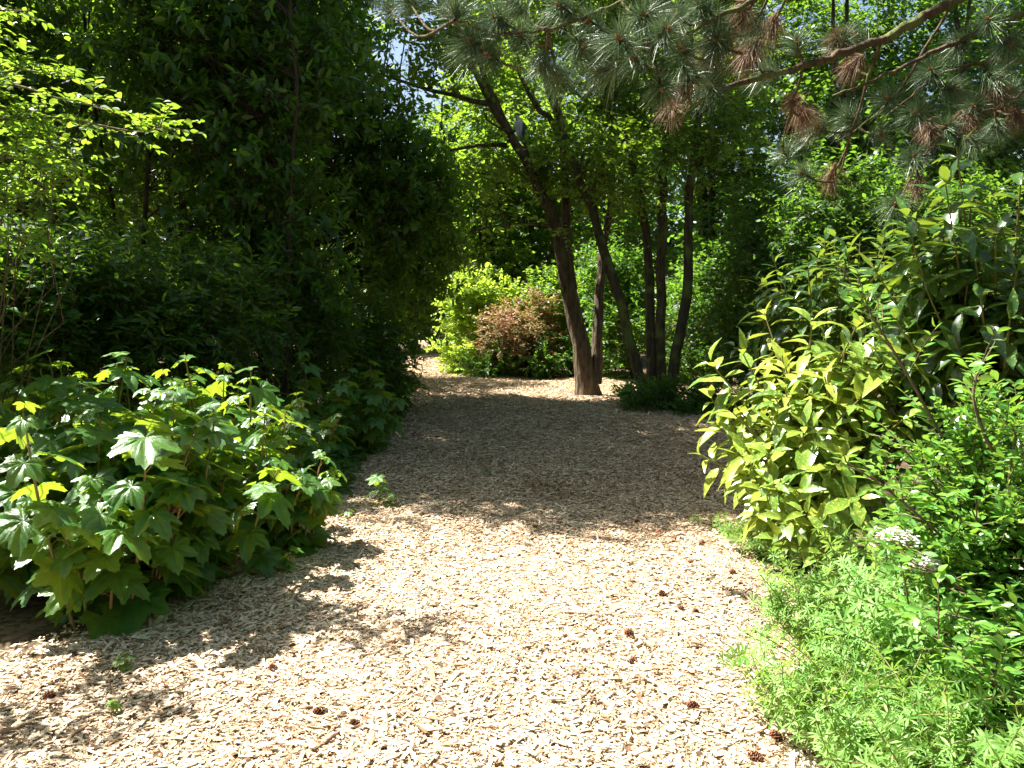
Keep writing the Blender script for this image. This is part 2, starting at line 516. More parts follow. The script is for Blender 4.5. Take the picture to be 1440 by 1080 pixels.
M['auc_shaded'] = leaf_mat('shaded_laurel_leaf', [(0.018, 0.06, 0.013), (0.032, 0.092, 0.017), (0.065, 0.16, 0.026)], (0.34, 0.46, 0.03), 0.32, 0.28, 0.6, speckle=((0.34, 0.38, 0.09), 62, 0.60))  # laurel leaf coloured darker to stand in for the pine's shade
M['gloss'] = leaf_mat('glossy_leaf', [(0.056, 0.165, 0.03), (0.10, 0.26, 0.038), (0.18, 0.37, 0.06)], (0.36, 0.60, 0.05), 0.36, 0.28, 0.6)
M['goose'] = leaf_mat('goosegrass_leaf', [(0.12, 0.28, 0.05), (0.18, 0.37, 0.08), (0.28, 0.46, 0.15)], (0.40, 0.60, 0.08), 0.4, 0.5, 0.3)
M['red'] = leaf_mat('red_leaf', [(0.05, 0.13, 0.025), (0.13, 0.15, 0.04), (0.40, 0.18, 0.13), (0.50, 0.25, 0.19)], (0.5, 0.34, 0.08), 0.35, 0.45, 0.35)
M['white'] = rnd_mat('white_petal', [(0.72, 0.74, 0.58), (0.82, 0.82, 0.74)], 0.7, 0.2, 0.25)
M['feather'] = rnd_mat('grey_feather', [(0.24, 0.24, 0.27), (0.50, 0.50, 0.54), (0.66, 0.66, 0.69)], 0.7, 0.25, nscale=40, stretch=(1, 1, 0.4))
M['feather_shaded'] = rnd_mat('shaded_feather', [(0.05, 0.05, 0.06), (0.12, 0.12, 0.14)], 0.7, 0.25)  # darker feather colour for the wing turned from the sun
M['beak'] = rnd_mat('beak_horn', [(0.5, 0.3, 0.15), (0.5, 0.25, 0.12)], 0.5, 0.4)

# ------------------------------------------------------------------ ground and path
LEFT = np.array([(0.5, -3.4), (2, -3.0), (3, -2.5), (3.7, -1.95), (5, -1.65), (6.5, -1.45), (8, -1.55), (11, -1.6), (15, -1.95), (18, -2.6), (24, -3.5), (30, -4.6), (37, -6.2)])
RIGHT = np.array([(0.5, 1.3), (2, 1.5), (4, 1.65), (5, 1.75), (7, 2.2), (10, 2.9), (13, 3.3), (15.3, 4.6), (16.5, 4.4), (17.3, 2.2), (18.0, -0.7), (19.5, -1.35), (24, -2.05), (30, -2.75), (37, -3.6)])
def xl(y): return np.interp(y, LEFT[:, 0], LEFT[:, 1])
def xr(y): return np.interp(y, RIGHT[:, 0], RIGHT[:, 1])

rng = np.random.default_rng(11)
def relief(x, y):
    return 0.018 * np.sin(1.3 * x + 0.6 * y) + 0.014 * np.sin(2.9 * x - 1.7 * y + 1) + 0.01 * np.sin(4.7 * x + 3.3 * y)

mb = MB()
gx = np.concatenate([np.linspace(-90, -9, 12), np.linspace(-8, 8, 81), np.linspace(9, 90, 12)])
gy = np.concatenate([np.linspace(-40, -2, 8), np.linspace(-1, 24, 120), np.linspace(25, 150, 26)])
XX, YY = np.meshgrid(gx, gy)
ZZ = relief(XX, YY) - 0.035
nx, ny = len(gx), len(gy)
idx = np.arange(nx * ny).reshape(ny, nx)
Q = np.stack([idx[:-1, :-1], idx[:-1, 1:], idx[1:, 1:], idx[1:, :-1]], -1).reshape(-1, 4)
mb.add(np.stack([XX, YY, ZZ], -1).reshape(-1, 3), Q=Q)
g = mb.obj('ground', M['soil']); g['kind'] = 'structure'

mb = MB()
ys = np.concatenate([np.linspace(0.5, 16, 140), np.linspace(16.1, 37, 90)])
us = np.linspace(0, 1, 31)
jl = 0.10 * np.sin(ys * 2.3) + rng.normal(0, 0.035, len(ys)); jr = 0.10 * np.sin(ys * 1.9 + 2) + rng.normal(0, 0.035, len(ys))
XX = (xl(ys) + jl)[:, None] * (1 - us) + (xr(ys) + jr)[:, None] * us
YY = np.repeat(ys[:, None], len(us), 1)
edge = np.minimum(us, 1 - us)[None, :] * (xr(ys) - xl(ys))[:, None]
ZZ = relief(XX, YY) - 0.05 + 0.05 * np.clip(edge / 0.25, 0, 1)
idx = np.arange(XX.size).reshape(XX.shape)
Q = np.stack([idx[:-1, :-1], idx[:-1, 1:], idx[1:, 1:], idx[1:, :-1]], -1).reshape(-1, 4)
mb.add(np.stack([XX, YY, ZZ], -1).reshape(-1, 3), Q=Q)
pth = mb.obj('path', M['path']); pth['kind'] = 'structure'

def chips(rng, n, y0, y1, scale, pad=0.25):
    y = rng.uniform(y0, y1, n)
    a, b = xl(y) - pad, xr(y) + pad
    x = a + (b - a) * rng.uniform(0, 1, n)
    # near part: keep to what stands in view
    keep = np.abs(x) < 0.70 * y + 0.5
    e = np.minimum(x - xl(y), xr(y) - x)
    keep &= (e > 0) | (rng.uniform(0, 1, n) < np.exp(e / 0.09) * 0.6)
    return x[keep], y[keep]

mb = MB()
BV = np.array([(-.5, -.5, -.5), (.5, -.5, -.5), (.5, .5, -.5), (-.5, .5, -.5), (-.5, -.5, .5), (.5, -.5, .5), (.5, .5, .5), (-.5, .5, .5)])
BQ = np.array([(3, 2, 1, 0), (4, 5, 6, 7), (0, 1, 5, 4), (1, 2, 6, 5), (2, 3, 7, 6), (3, 0, 4, 7)])
for n, y0, y1, sc in ((135000, 2.1, 5.0, 0.9), (85000, 5.0, 8.5, 1.0), (70000, 8.5, 19.0, 1.3), (9000, 19.0, 34.0, 2.2)):
    x, y = chips(rng, n, y0, y1, sc)
    n = len(x)
    ln = rng.lognormal(math.log(0.0185), 0.60, n).clip(0.006, 0.085) * sc
    wd = ln * rng.uniform(0.2, 0.75, n); wd = np.minimum(wd, 0.021 * sc)
    th = rng.uniform(0.002, 0.007, n) * sc
    big = rng.uniform(0, 1, n) < 0.025
    ln[big] *= 1.9
    ang = rng.uniform(0, 2 * np.pi, n)
    pit = rng.normal(0, 0.15, n)
    X = np.stack([np.cos(ang) * np.cos(pit), np.sin(ang) * np.cos(pit), np.sin(pit)], 1)
    Zv = nrm(np.stack([rng.normal(0, 0.22, n), rng.normal(0, 0.22, n), np.ones(n)], 1))
    Zv = nrm(Zv - (Zv * X).sum(1, keepdims=True) * X)
    Y = np.cross(Zv, X)
    taper = rng.uniform(0.3, 1.0, (n, 2))
    V = np.repeat(BV[None], n, 0).copy()
    V += rng.normal(0, 0.10, V.shape)
    fr = np.where(BV[:, 0] > 0, 1, 0)
    tp = np.where(fr[None, :] == 1, taper[:, :1], taper[:, 1:])
    V[:, :, 1] *= tp
    V[:, :, 2] *= np.clip(tp + 0.25, 0, 1)
    z = relief(x, y) + 0.004 + rng.uniform(0, 0.018, n) * sc + np.abs(np.sin(pit)) * ln * 0.35
    P = np.stack([x, y, z], 1)
    WV = P[:, None, :] + V[:, :, 0, None] * (ln[:, None] * X)[:, None, :] + V[:, :, 1, None] * (wd[:, None] * Y)[:, None, :] + V[:, :, 2, None] * (th[:, None] * Zv)[:, None, :]
    QQ = BQ[None] + (np.arange(n) * 8)[:, None, None]
    shade_right = 0.0
    dirt = np.sin(2.1 * x + 1.1 * y) + np.sin(3.7 * y - 1.9 * x + 2) + 0.8 * np.sin(6.1 * x + 2.7 * y)
    rv = np.clip(rng.beta(2.4, 1.4, n) - np.clip(dirt - 0.9, 0, 2) * 0.16 * rng.uniform(0, 1, n) - (y > 6.5) * 0.10, 0, 1)  # chips beyond the near shade edge are also coloured darker, as in shade
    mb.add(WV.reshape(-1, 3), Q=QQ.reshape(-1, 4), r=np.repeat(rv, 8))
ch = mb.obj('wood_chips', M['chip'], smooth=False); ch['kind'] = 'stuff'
ch['label'] = 'pale wood chips spread over the path'

# fallen pine needles and crumbled leaves on the chips
mb = MB()
n = 9000
y = 2.3 + 9.0 * rng.uniform(0, 1, n) ** 1.2
x = xl(y) + (xr(y) - xl(y)) * rng.beta(2.2, 1.3, n)
cl = np.sin(5 * x + 1.5 * y) + np.sin(3.3 * y - 4.1 * x + 1)
k_ = cl + rng.normal(0, 0.8, n) > 0.1
x, y = x[k_], y[k_]; n = len(x)
a = rng.uniform(0, 6.28, n); ln = rng.uniform(0.03, 0.09, n)
d = np.stack([np.cos(a), np.sin(a), rng.normal(0, 0.1, n)], 1)
p0 = np.stack([x, y, relief(x, y) + 0.027 + rng.uniform(0, 0.008, n)], 1)
sd = np.stack([-np.sin(a), np.cos(a), np.zeros(n)], 1) * 0.0011
V = np.stack([p0 - sd, p0 + sd, p0 + d * ln[:, None] + sd, p0 + d * ln[:, None] - sd], 1)
mb.add(V.reshape(-1, 3), Q=np.arange(4 * n).reshape(-1, 4), r=np.repeat(rng.uniform(0, 1, n), 4))
nl = mb.obj('needle_litter', rnd_mat('fallen_needle', [(0.12, 0.06, 0.03), (0.22, 0.12, 0.06), (0.30, 0.19, 0.11)], 0.7, 0.2), smooth=False); nl['kind'] = 'stuff'
mb = MB()
n = 2600
y = 2.4 + 14 * rng.uniform(0, 1, n) ** 1.1
u = np.where(rng.uniform(0, 1, n) < 0.5, rng.beta(1, 5, n), 1 - rng.beta(1, 4, n))
x = xl(y) + (xr(y) - xl(y)) * u
a = rng.uniform(0, 6.28, n)
place_leaves(mb, leaf_ovate(0.5, 0.5, -0.3, 3), np.stack([x, y, relief(x, y) + 0.024], 1), np.stack([np.cos(a), np.sin(a), rng.normal(0, 0.15, n)], 1),
             nrm(np.stack([rng.normal(0, .35, n), rng.normal(0, .35, n), np.ones(n)], 1)), rng.uniform(0.015, 0.05, n), rng.uniform(0, 1, n), rng=rng)
nl = mb.obj('leaf_litter', rnd_mat('dead_leaf', [(0.06, 0.035, 0.02), (0.16, 0.09, 0.045), (0.26, 0.17, 0.09)], 0.75, 0.25, 0.1)); nl['kind'] = 'stuff'

# ------------------------------------------------------------------ leaf templates
T_DIAM = leaf_diamond(0.55)
T_DIAMW = leaf_diamond(0.75)
T_OV = leaf_ovate(0.45)
T_OVW = leaf_ovate(0.62, 0.2, -0.15)
T_EVER = leaf_ovate(0.40, 0.22, -0.12, 4)
T_LAN = leaf_ovate(0.30, 0.25, -0.14, 4)
T_AUC = leaf_ovate(0.36, 0.30, -0.30, 9, 0.07, 0.88)
T_GL = leaf_ovate(0.42, 0.28, -0.06, 4, 0, 1.15)
T_GOOSE = leaf_ovate(0.20, 0.25, -0.16, 3, 0, 1.2)
T_PALM = [leaf_palmate(1), leaf_palmate(2), leaf_palmate(3)]

# ------------------------------------------------------------------ trees
def stem_px(pts, wpx, d, dd=0.0):
    """Stem from photo pixels at depth d; wpx are widths in pixels."""
    P = [W(x, y, d + dd * i / max(1, len(pts) - 1)) for i, (x, y) in enumerate(pts)]
    Rr = [a / 2 / F_PX * d for a in wpx]
    return P, Rr

def build_tree(name, label, cat, base, stems, blobs, par, leaf, bark, seed, group=None, stem_name='trunk', flare=True, extra=None, sides=12):
    rg = np.random.default_rng(seed)
    t = thing(name, label, cat, base, group)
    anchors = []
    for si, (P, Rr) in enumerate(stems):
        L = np.linalg.norm(np.diff(np.array(P), axis=0), axis=1).sum()
        n = max(6, int(L / 0.28))
        Q_, q_ = smooth_line(P, Rr, n)
        Q_[1:-1] += rg.normal(0, 0.010, (n - 2, 3)) + 0.0
        if flare and Q_[0, 2] < 0.15:
            h = Q_[:, 2]
            q_ = q_ * (1 + 0.28 * np.exp(-np.maximum(h, 0) / 0.10))
        m = MB()
        tubes(m, Q_, q_, sides, rough=0.07, rng=rg)
        m.obj(stem_name, bark, t, base)
        k = max(1, int(n * 0.3))
        anchors.append(np.concatenate([Q_[k:], q_[k:, None]], 1))
    A = np.concatenate(anchors)
    lm, wm = MB(), MB()
    crown(lm, wm, rg, blobs, A, **par)
    if wm.n:
        wm.obj('branch', M['bark_dark'] if bark is M['bark_dark'] else M['twig'], t, base)
    lm.obj('crown', leaf, t, base)
    return t

def B(px, py, d, rpx, rpy, rd):
    c = W(px, py, d); k = d / F_PX
    return (c[0], c[1], c[2], rpx * k, rd, rpy * k)

def auto_stems(rg, base, h, n, r, lean=0.25, spread=0.25):
    out = []
    for i in range(n):
        a = rg.uniform(0, 2 * np.pi)
        off = np.array([math.cos(a), math.sin(a), 0]) * spread * rg.uniform(0.2, 1) if n > 1 else np.zeros(3)
        hh = h * rg.uniform(0.75, 1.0)
        d = np.array([math.cos(a), math.sin(a), 0]) * lean * hh * rg.uniform(0.4, 1.2)
        P = [np.array(base) + off]
        for f in (0.25, 0.5, 0.75, 1.0):
            P.append(np.array(base) + off + d * f ** 1.3 + np.array([rg.normal(0, 0.08), rg.normal(0, 0.08), hh * f]))
        rr = r * rg.uniform(0.7, 1.0)
        out.append((P, [rr, rr * 0.85, rr * 0.65, rr * 0.42, rr * 0.15]))
    return out

# --- dark evergreen trees on the left
ever = dict(n_clump=170, n_twig=8, n_leaf=9, twig_len=0.5, leaf_len=0.12, tpl=T_EVER, out=0.45, up=0.2, flat=0.8, droop=0.12, whorl=True, limb_r=0.012, spread=1.0)
G_EV = 'dark evergreen trees left of the path'
def evergreen(base, h, label, blobs, seed, n=4, **kw):
    rg = np.random.default_rng(seed + 500)
    par = dict(ever); par.update(kw)
    return build_tree('evergreen_tree', label, 'tree', base, auto_stems(rg, base, h * 0.92, n + 1, 0.04, 0.16, 0.5), blobs, par, M['ever'], M['bark_dark'], seed, G_EV, 'stem', sides=8)

evergreen((-3.9, 9.0, 0), 8.0, 'nearest of the dark evergreen trees, thin bare stems showing in its middle',
          [(-4.0, 9.1, 5.6, 1.7, 1.3, 3.1), (-3.7, 9.2, 2.6, 1.5, 1.1, 1.9), (-3.0, 8.6, 4.2, 1.0, 0.9, 1.6), (-3.7, 8.9, 7.2, 1.6, 1.1, 1.8, 12), (-3.4, 8.7, 5.0, 1.3, 0.6, 1.2, 4)], 21, n_clump=300)
evergreen((-3.2, 11.6, 0), 9.0, 'tall dark evergreen tree overhanging the left edge of the shaded path',
          [(-3.9, 11.6, 6.3, 1.7, 1.6, 3.2), (-2.7, 11.6, 3.0, 1.35, 1.5, 1.9), (-2.5, 11.2, 1.2, 0.85, 1.2, 1.1), (-3.0, 11.4, 8.3, 1.6, 1.4, 1.7, 14), B(568, 270, 11.6, 40, 85, 0.8) + (4,), B(520, 200, 11.2, 45, 60, 0.7) + (2.5,), B(440, 110, 11, 70, 80, .8) + (5,)], 22, n_clump=520)
evergreen((-3.0, 13.9, 0), 9.8, 'dark evergreen tree where the path bends, low leaves touching the chips',
          [(-4.1, 14.0, 6.4, 1.6, 1.3, 3.2), (-2.7, 14.0, 3.0, 1.4, 1.2, 1.9), (-2.8, 14.1, 1.0, 0.75, 1.0, 1.0), (-3.2, 14.0, 8.6, 1.5, 1.2, 1.5, 13), B(580, 335, 13.4, 40, 85, 0.9) + (5,)], 23, n_clump=480)
evergreen((-5.9, 10.2, 0), 9.0, 'dark evergreen tree behind the thin bare stems, left of the nearest evergreen',
          [(-5.9, 10.2, 5.8, 1.9, 1.5, 3.3), (-5.8, 10.0, 2.4, 1.7, 1.2, 1.9)], 24, n_clump=140)
evergreen((-5.2, 13.2, 0), 10.0, 'dark evergreen tree rising at the back above the two nearest evergreens',
          [(-5.1, 13.2, 6.8, 2.1, 1.7, 3.3), (-5.0, 13.2, 3.0, 1.8, 1.5, 2.2)], 25, n_clump=150)
evergreen((-2.6, 8.9, 0), 8.6, 'dark slender evergreen with drooping outer sprays closest to the path',
          [(-2.7, 9.3, 7.4, 1.3, 1.2, 1.9, 10), (-2.55, 9.6, 4.6, 0.9, 1.0, 1.6, 5), (-2.7, 8.8, 2.6, 0.7, 0.5, 1.7, 5), (-3.1, 8.5, 4.0, 0.8, 0.5, 1.8, 5)], 26, n=1, n_clump=340)

evergreen((-6.1, 8.7, 0), 8.5, 'dark evergreen tree added for shade at the left edge behind the sunlit arching sprays',
          [(-6.1, 8.8, 5.6, 1.6, 1.1, 3.0), (-5.7, 8.9, 2.6, 1.3, 0.9, 1.6)], 27, n_clump=260)  # mostly out of view, added to shade the shrubs behind the thicket

# --- forked tree by the path
FD = 14.2
fb = G(828, 556)
st = [stem_px([(828, 560), (818, 490), (800, 405), (783, 320), (757, 262), (722, 195), (690, 146), (656, 72), (618, 12)], [33, 25, 21, 18.5, 14, 11, 8.5, 6.5, 4], FD, -0.6),
      stem_px([(806, 430), (798, 350), (795, 280), (790, 180), (768, 120), (760, 40)], [11, 13, 12, 10, 8, 4], FD, 0.3),
      stem_px([(838, 540), (842, 450), (845, 400), (850, 335), (860, 285), (862, 190), (855, 90)], [17, 14, 12.5, 10.5, 9, 7, 4], FD, 0.5),
      stem_px([(722, 196), (700, 150), (682, 115), (672, 60)], [11, 10, 8, 5], FD - 0.2, -0.3),
      stem_px([(712, 204), (680, 204), (650, 208), (625, 214)], [7, 5, 4, 3], FD - 0.2, -0.4),
      stem_px([(688, 146), (655, 138), (608, 128), (560, 112), (500, 92)], [8, 6, 5, 4, 3], FD - 0.4, -0.8),
      stem_px([(752, 255), (735, 186), (715, 186), (684, 168)], [5, 4.5, 4, 2.5], FD - 0.2, -0.4),
      stem_px([(795, 215), (775, 170), (755, 150), (728, 100)], [9, 8, 7, 4], FD, 0.2),
      stem_px([(852, 200), (880, 185), (905, 160), (960, 120)], [7, 7, 6, 4], FD, 0.2),
      stem_px([(780, 318), (740, 312), (700, 318), (660, 326)], [4, 3, 2.5, 2], FD - 0.2, -0.6)]
forked = build_tree('forked_tree', 'leaning forked tree with rough bark standing in the chips, grey bird in its branches', 'tree', fb, st,
    [B(640, 40, 13.6, 90, 90, 0.9), B(620, 95, 12.6, 60, 40, 0.5), B(740, 145, 14.75, 110, 70, 0.5), B(680, 235, 13.9, 50, 30, 0.5), B(770, 232, 13.9, 100, 30, 0.8), B(870, 130, 14.4, 100, 110, 1.0), B(800, 20, 14.4, 140, 70, 1.2), B(850, 245, 13.6, 110, 35, 0.8), B(760, -110, 14.0, 200, 90, 1.8) + (1.2,), B(840, 262, 13.5, 60, 28, 0.5) + (0.22,), B(690, 285, 13.3, 50, 22, 0.5) + (0.15,)],
    dict(n_clump=400, n_twig=7, n_leaf=7, twig_len=0.42, leaf_len=0.105, tpl=T_OVW, out=0.3, up=0.05, flat=1.1, droop=0.1, limb_r=0.009, spread=0.9), M['fresh'], M['bark'], 31, None, 'trunk')

# --- many-stemmed tree
MD = 13.0
mbz = G(925, 566)
st = [stem_px([(910, 574), (892, 505), (872, 425), (846, 342), (829, 288), (806, 225), (782, 140)], [16, 15, 14, 13, 12, 9, 5], MD, 0.3),
      stem_px([(920, 562), (916, 480), (912, 405), (909, 330), (898, 272), (880, 195), (868, 110)], [14, 14, 13, 12, 11, 8, 5], MD + 0.2, 0.3),
      stem_px([(931, 562), (929, 460), (930, 340), (932, 262), (937, 160), (930, 40)], [14, 13, 13, 12, 9, 5], MD + 0.1, 0.0),
      stem_px([(941, 562), (952, 490), (966, 405), (969, 310), (972, 245), (990, 120)], [17, 15, 14, 12, 11, 6], MD - 0.1, 0.0),
      stem_px([(925, 560), (923, 500), (925, 435)], [8, 7, 5], MD + 0.35, 0.1)]
build_tree('many_stemmed_tree', 'tree with five slender dark stems fanning from one base, right of the forked tree', 'tree', mbz, st,
    [B(880, 200, 12.9, 130, 60, 0.9), B(950, 90, 13.2, 150, 120, 1.2), B(1020, 180, 13.0, 70, 70, 1.0), B(850, 330, 12.9, 70, 35, 0.5), B(900, -80, 13, 190, 90, 1.5), B(990, 250, 12.6, 60, 40, 0.6), (2.8, 13.2, 8.2, 2.4, 1.8, 1.4, 6), B(910, 270, 12.4, 70, 26, 0.4) + (0.25,), B(900, 215, 12.3, 70, 30, 0.4) + (0.3,)],  # the high blob above view is added to shade the growth at the right
    dict(n_clump=420, n_twig=6, n_leaf=7, twig_len=0.4, leaf_len=0.09, tpl=T_OVW, out=0.3, up=0.05, flat=1.1, droop=0.1, limb_r=0.012, spread=0.9), M['fresh'], M['bark_moss'], 32, None, 'stem')

# --- background trees; high unseen blobs in some crowns are added for shade
G_BG = 'woodland trees behind the bend'
bgp = dict(n_clump=230, n_twig=8, n_leaf=8, twig_len=0.7, leaf_len=0.15, tpl=T_DIAMW, out=0.35, up=0.1, flat=0.9, droop=0.12, limb_r=0.010, spread=0.9, twig_r=0.006)
def bg_tree(base, h, label, blobs, leaf, seed, n=1, r=0.14, name='broadleaf_tree', group=G_BG, bark='bark_dark', **kw):
    rg = np.random.default_rng(seed + 900)
    par = dict(bgp); par.update(kw)
    return build_tree(name, label, 'tree', base, auto_stems(rg, base, h * 0.9, n, r, 0.06, 0.4), blobs, par, M[leaf], M[bark], seed, group, 'trunk', sides=8)

bg_tree((-1.2, 23.5, 0), 6, 'bright fresh green tree above the yellow-green shrub at the bend', [B(680, 330, 23.5, 70, 80, 1.6), B(660, 250, 24, 60, 60, 1.6), B(720, 400, 23, 60, 50, 1.2)], 'fresh', 41, n=3, r=0.06)
bg_tree((0.8, 25, 0), 9, 'tall yellow-green tree behind the upper fork of the leaning tree', [B(740, 200, 25, 70, 90, 2.0), B(770, 320, 24.5, 80, 80, 1.8), B(690, 130, 25, 60, 60, 1.5)], 'fresh', 42, n=2)
bg_tree((2.6, 22.5, 0), 12.5, 'leafy tree seen between the forked tree and the slender stems', [B(870, 350, 22.5, 75, 100, 1.6), B(860, 220, 23, 90, 70, 1.6), B(850, 450, 22, 70, 60, 1.2), (2.6, 22.0, 10.5, 2.4, 2.0, 1.8, 12)], 'broad', 43, n=2, n_clump=300)
bg_tree((5.0, 20, 0), 12.5, 'dark leafy tree just right of the slender stems', [B(1030, 330, 20, 75, 110, 1.5), B(1010, 440, 19.5, 80, 80, 1.4), B(1000, 190, 20.5, 90, 90, 1.6), (4.2, 20.5, 10.3, 2.3, 2.0, 1.6, 12)], 'broad', 44, n=2, n_clump=300)
bg_tree((7.4, 18, 0), 12.5, 'dense dark tree behind the tall spotted laurel', [B(1180, 330, 18, 110, 110, 1.6), B(1140, 440, 17, 100, 90, 1.4), B(1180, 180, 18.5, 130, 100, 1.7), (6.4, 19.0, 10.4, 2.6, 2.2, 1.6, 14)], 'broad', 45, n=2, n_clump=320)
bg_tree((9.0, 16, 0), 12.5, 'dense tree behind the right edge of the laurel thicket', [B(1380, 320, 16, 130, 130, 1.6), B(1370, 150, 16.5, 130, 110, 1.7), B(1390, 450, 15, 110, 100, 1.3), (7.4, 16.5, 9.8, 2.6, 2.0, 1.6, 14)], 'broad', 46, n=2, n_clump=330)
bg_tree((6.2, 26, 0), 13, 'tall tree with blue sky between its leaves above the pine boughs', [B(1050, 60, 26, 130, 110, 2.4), B(980, 160, 26, 80, 80, 2.0)], 'fresh', 47)
bg_tree((10.8, 24, 0), 13, 'tall leafy tree behind the brown dead pine needles', [B(1240, 60, 24, 130, 120, 2.2), B(1200, 190, 24, 110, 90, 2.0)], 'broad', 48)
bg_tree((14.5, 23, 0), 13, 'tall tree filling the upper right corner behind the pine', [B(1420, 60, 23, 140, 130, 2.2), B(1400, 220, 23, 130, 100, 2.0)], 'broad', 49)
bg_tree((3.2, 29, 0), 13, 'pale sunlit tree behind the top of the slender stems', [B(880, 60, 29, 120, 90, 2.6), B(900, 170, 29, 90, 70, 2.3)], 'fresh', 50)
bg_tree((-2.6, 30, 0), 13, 'pale yellow-green tree filling the gap high above the path', [B(690, 50, 31, 60, 70, 2.2), B(610, 210, 30, 45, 50, 1.8), B(650, 270, 29, 50, 60, 1.8)], 'fresh', 51)
# far left beyond the turn of the path
bg_tree((-4.9, 27, 0), 6, 'dark tree left of the far turn of the path', [B(560, 360, 27, 55, 100, 1.6), B(575, 440, 26.5, 32, 55, 1.4)], 'ever', 52, n=3, r=0.07, leaf_len=0.14)
bg_tree((-4.4, 39.5, 0), 8, 'dark tree closing the far end of the path', [B(600, 330, 39, 60, 120, 1.8), B(590, 440, 39.5, 60, 60, 1.8)], 'ever', 53, n=3, r=0.07, n_clump=260)
# left background
bg_tree((-7.9, 13.5, 0), 11, 'tall tree with a bare grey trunk at the upper left', [B(90, 60, 13.5, 150, 130, 1.8), B(120, 200, 13.8, 120, 80, 1.5)], 'fresh', 54, leaf_len=0.12, bark='bark')
bg_tree((-7.0, 17.5, 0), 12, 'sunlit tree showing yellow-green between the dark evergreen stems', [B(280, 60, 18, 160, 130, 2.0), B(250, 230, 17.5, 150, 110, 1.8)], 'fresh', 55)
bg_tree((-11.2, 17, 0), 11, 'leafy tree at the far left behind the arching shrub', [B(10, 150, 17, 130, 150, 2.0), B(20, 330, 16, 120, 110, 1.8)], 'broad', 56)
bg_tree((-6.6, 29.0, 0), 13, 'sunlit tree glowing yellow-green behind the tops of the evergreens', [B(440, 60, 29.5, 100, 110, 2.4), B(400, 200, 29, 110, 110, 2.4), B(430, 330, 29, 110, 90, 2.4)], 'fresh', 57)

# far woodland beyond everything: one mass
mb = MB()
rg = np.random.default_rng(60)
bl = []
for x in np.linspace(-32, 34, 30):
    y = 44 + rg.normal(0, 2.5)
    hh = rg.uniform(8, 12) if abs(x + 5.5) > 3 else 5
    bl.append((x, y, hh * 0.5, 2.2, 2.0, hh * 0.55))
crown(mb, None, rg, bl, None, 2600, 8, 7, 0.9, 0.30, T_DIAMW, twig_r=0, droop=0.1, flat=0.8)
fw = mb.obj('far_woodland', M['broad']); fw['kind'] = 'stuff'

mb = MB(); rg = np.random.default_rng(61)
bl = []
for (x, y) in [(7.5, 1), (8.5, 6.5), (6.5, -4), (10.5, -1), (11, 10), (2.5, -8), (-2.5, -9.5), (-8.5, -6), (-11.5, -1.5), (-13, 3), (6, -10), (-6, -12), (12.5, 4), (-14, 9), (0.5, -13)]:
    bl.append((x + rg.normal(0, .3), y + rg.normal(0, .3), 5.5, 2.1, 2.1, 5.0))
crown(mb, None, rg, bl, None, 1500, 8, 7, 0.8, 0.24, T_DIAMW, twig_r=0, droop=0.1, flat=0.8)
fw = mb.obj('unseen_woodland', M['broad']); fw['kind'] = 'stuff'  # unseen trees around the camera, added to block part of the sky light

# ------------------------------------------------------------------ shrubs around the bend and behind
def shrub(name, label, base, blobs, leaf, seed, par, cat='shrub', group=None, nst=7, h=None, stem_mat='twig'):
    rg = np.random.default_rng(seed)
    t = thing(name, label, cat, base, group)
    top = max(b[2] + 0.5 * b[5] for b in blobs)
    sm = MB()
    anch = []
    for i in range(nst):
        b = blobs[rg.integers(len(blobs))]
        e = np.array([b[0] + rg.normal(0, 0.4) * b[3], b[1] + rg.normal(0, 0.4) * b[4], b[2] + rg.uniform(-0.1, 0.5) * b[5]])
        s = np.array(base, float) + np.array([rg.normal(0, 0.12), rg.normal(0, 0.12), -0.03])
        mid = s * 0.5 + e * 0.5 + np.array([0, 0, 0.12 * (e[2] - s[2])]) - 0.15 * np.array([e[0] - s[0], e[1] - s[1], 0])
        Q_, q_ = smooth_line([s, mid, e], [0.02, 0.013, 0.006], 8)
        tubes(sm, Q_, q_, 6)
        anch.append(np.concatenate([Q_[1:], q_[1:, None]], 1))
    lm = MB()
    crown(lm, sm, rg, blobs, np.concatenate(anch), **par)
    sm.obj('stem', M[stem_mat], t, base)
    lm.obj('foliage', M[leaf], t, base)
    return t

sp = dict(n_clump=110, n_twig=8, n_leaf=9, twig_len=0.35, leaf_len=0.10, tpl=T_OV, out=0.5, up=0.25, flat=0.7, droop=0.1, spread=0.9, shell=3.0, twig_r=0.003)
def P_(**k):
    q = dict(sp); q.update(k); return q
shrub('leafy_shrub', 'bright yellow-green shrub beside the far bend of the path', (-1.3, 19.6, 0), [B(662, 455, 19.4, 42, 62, 0.9), B(655, 420, 19.8, 36, 35, 0.8), B(670, 505, 18.9, 45, 25, 0.7), B(690, 430, 19.8, 40, 45, 0.8)], 'lime', 71, P_(n_clump=210, leaf_len=0.115, flat=0.45))
rs = shrub('barberry_shrub', 'reddish brown barberry shrub with upright sprays, right of the yellow-green shrub', (0.0, 18.3, 0), [B(712, 476, 18.2, 38, 34, 0.6), B(752, 438, 18.5, 34, 18, 0.4), B(742, 488, 18.3, 42, 34, 0.6)], 'red', 72, P_(n_clump=150, leaf_len=0.075, n_leaf=11))
shrub('leafy_shrub', 'low green shrub at the foot of the barberry, edging the sunlit chips', (-0.2, 18.0, 0), [B(725, 512, 17.8, 75, 18, 0.5), B(690, 515, 17.9, 40, 16, 0.4), B(780, 505, 18, 30, 30, 0.5)], 'broad', 73, P_(n_clump=90, leaf_len=0.08, twig_len=0.25))
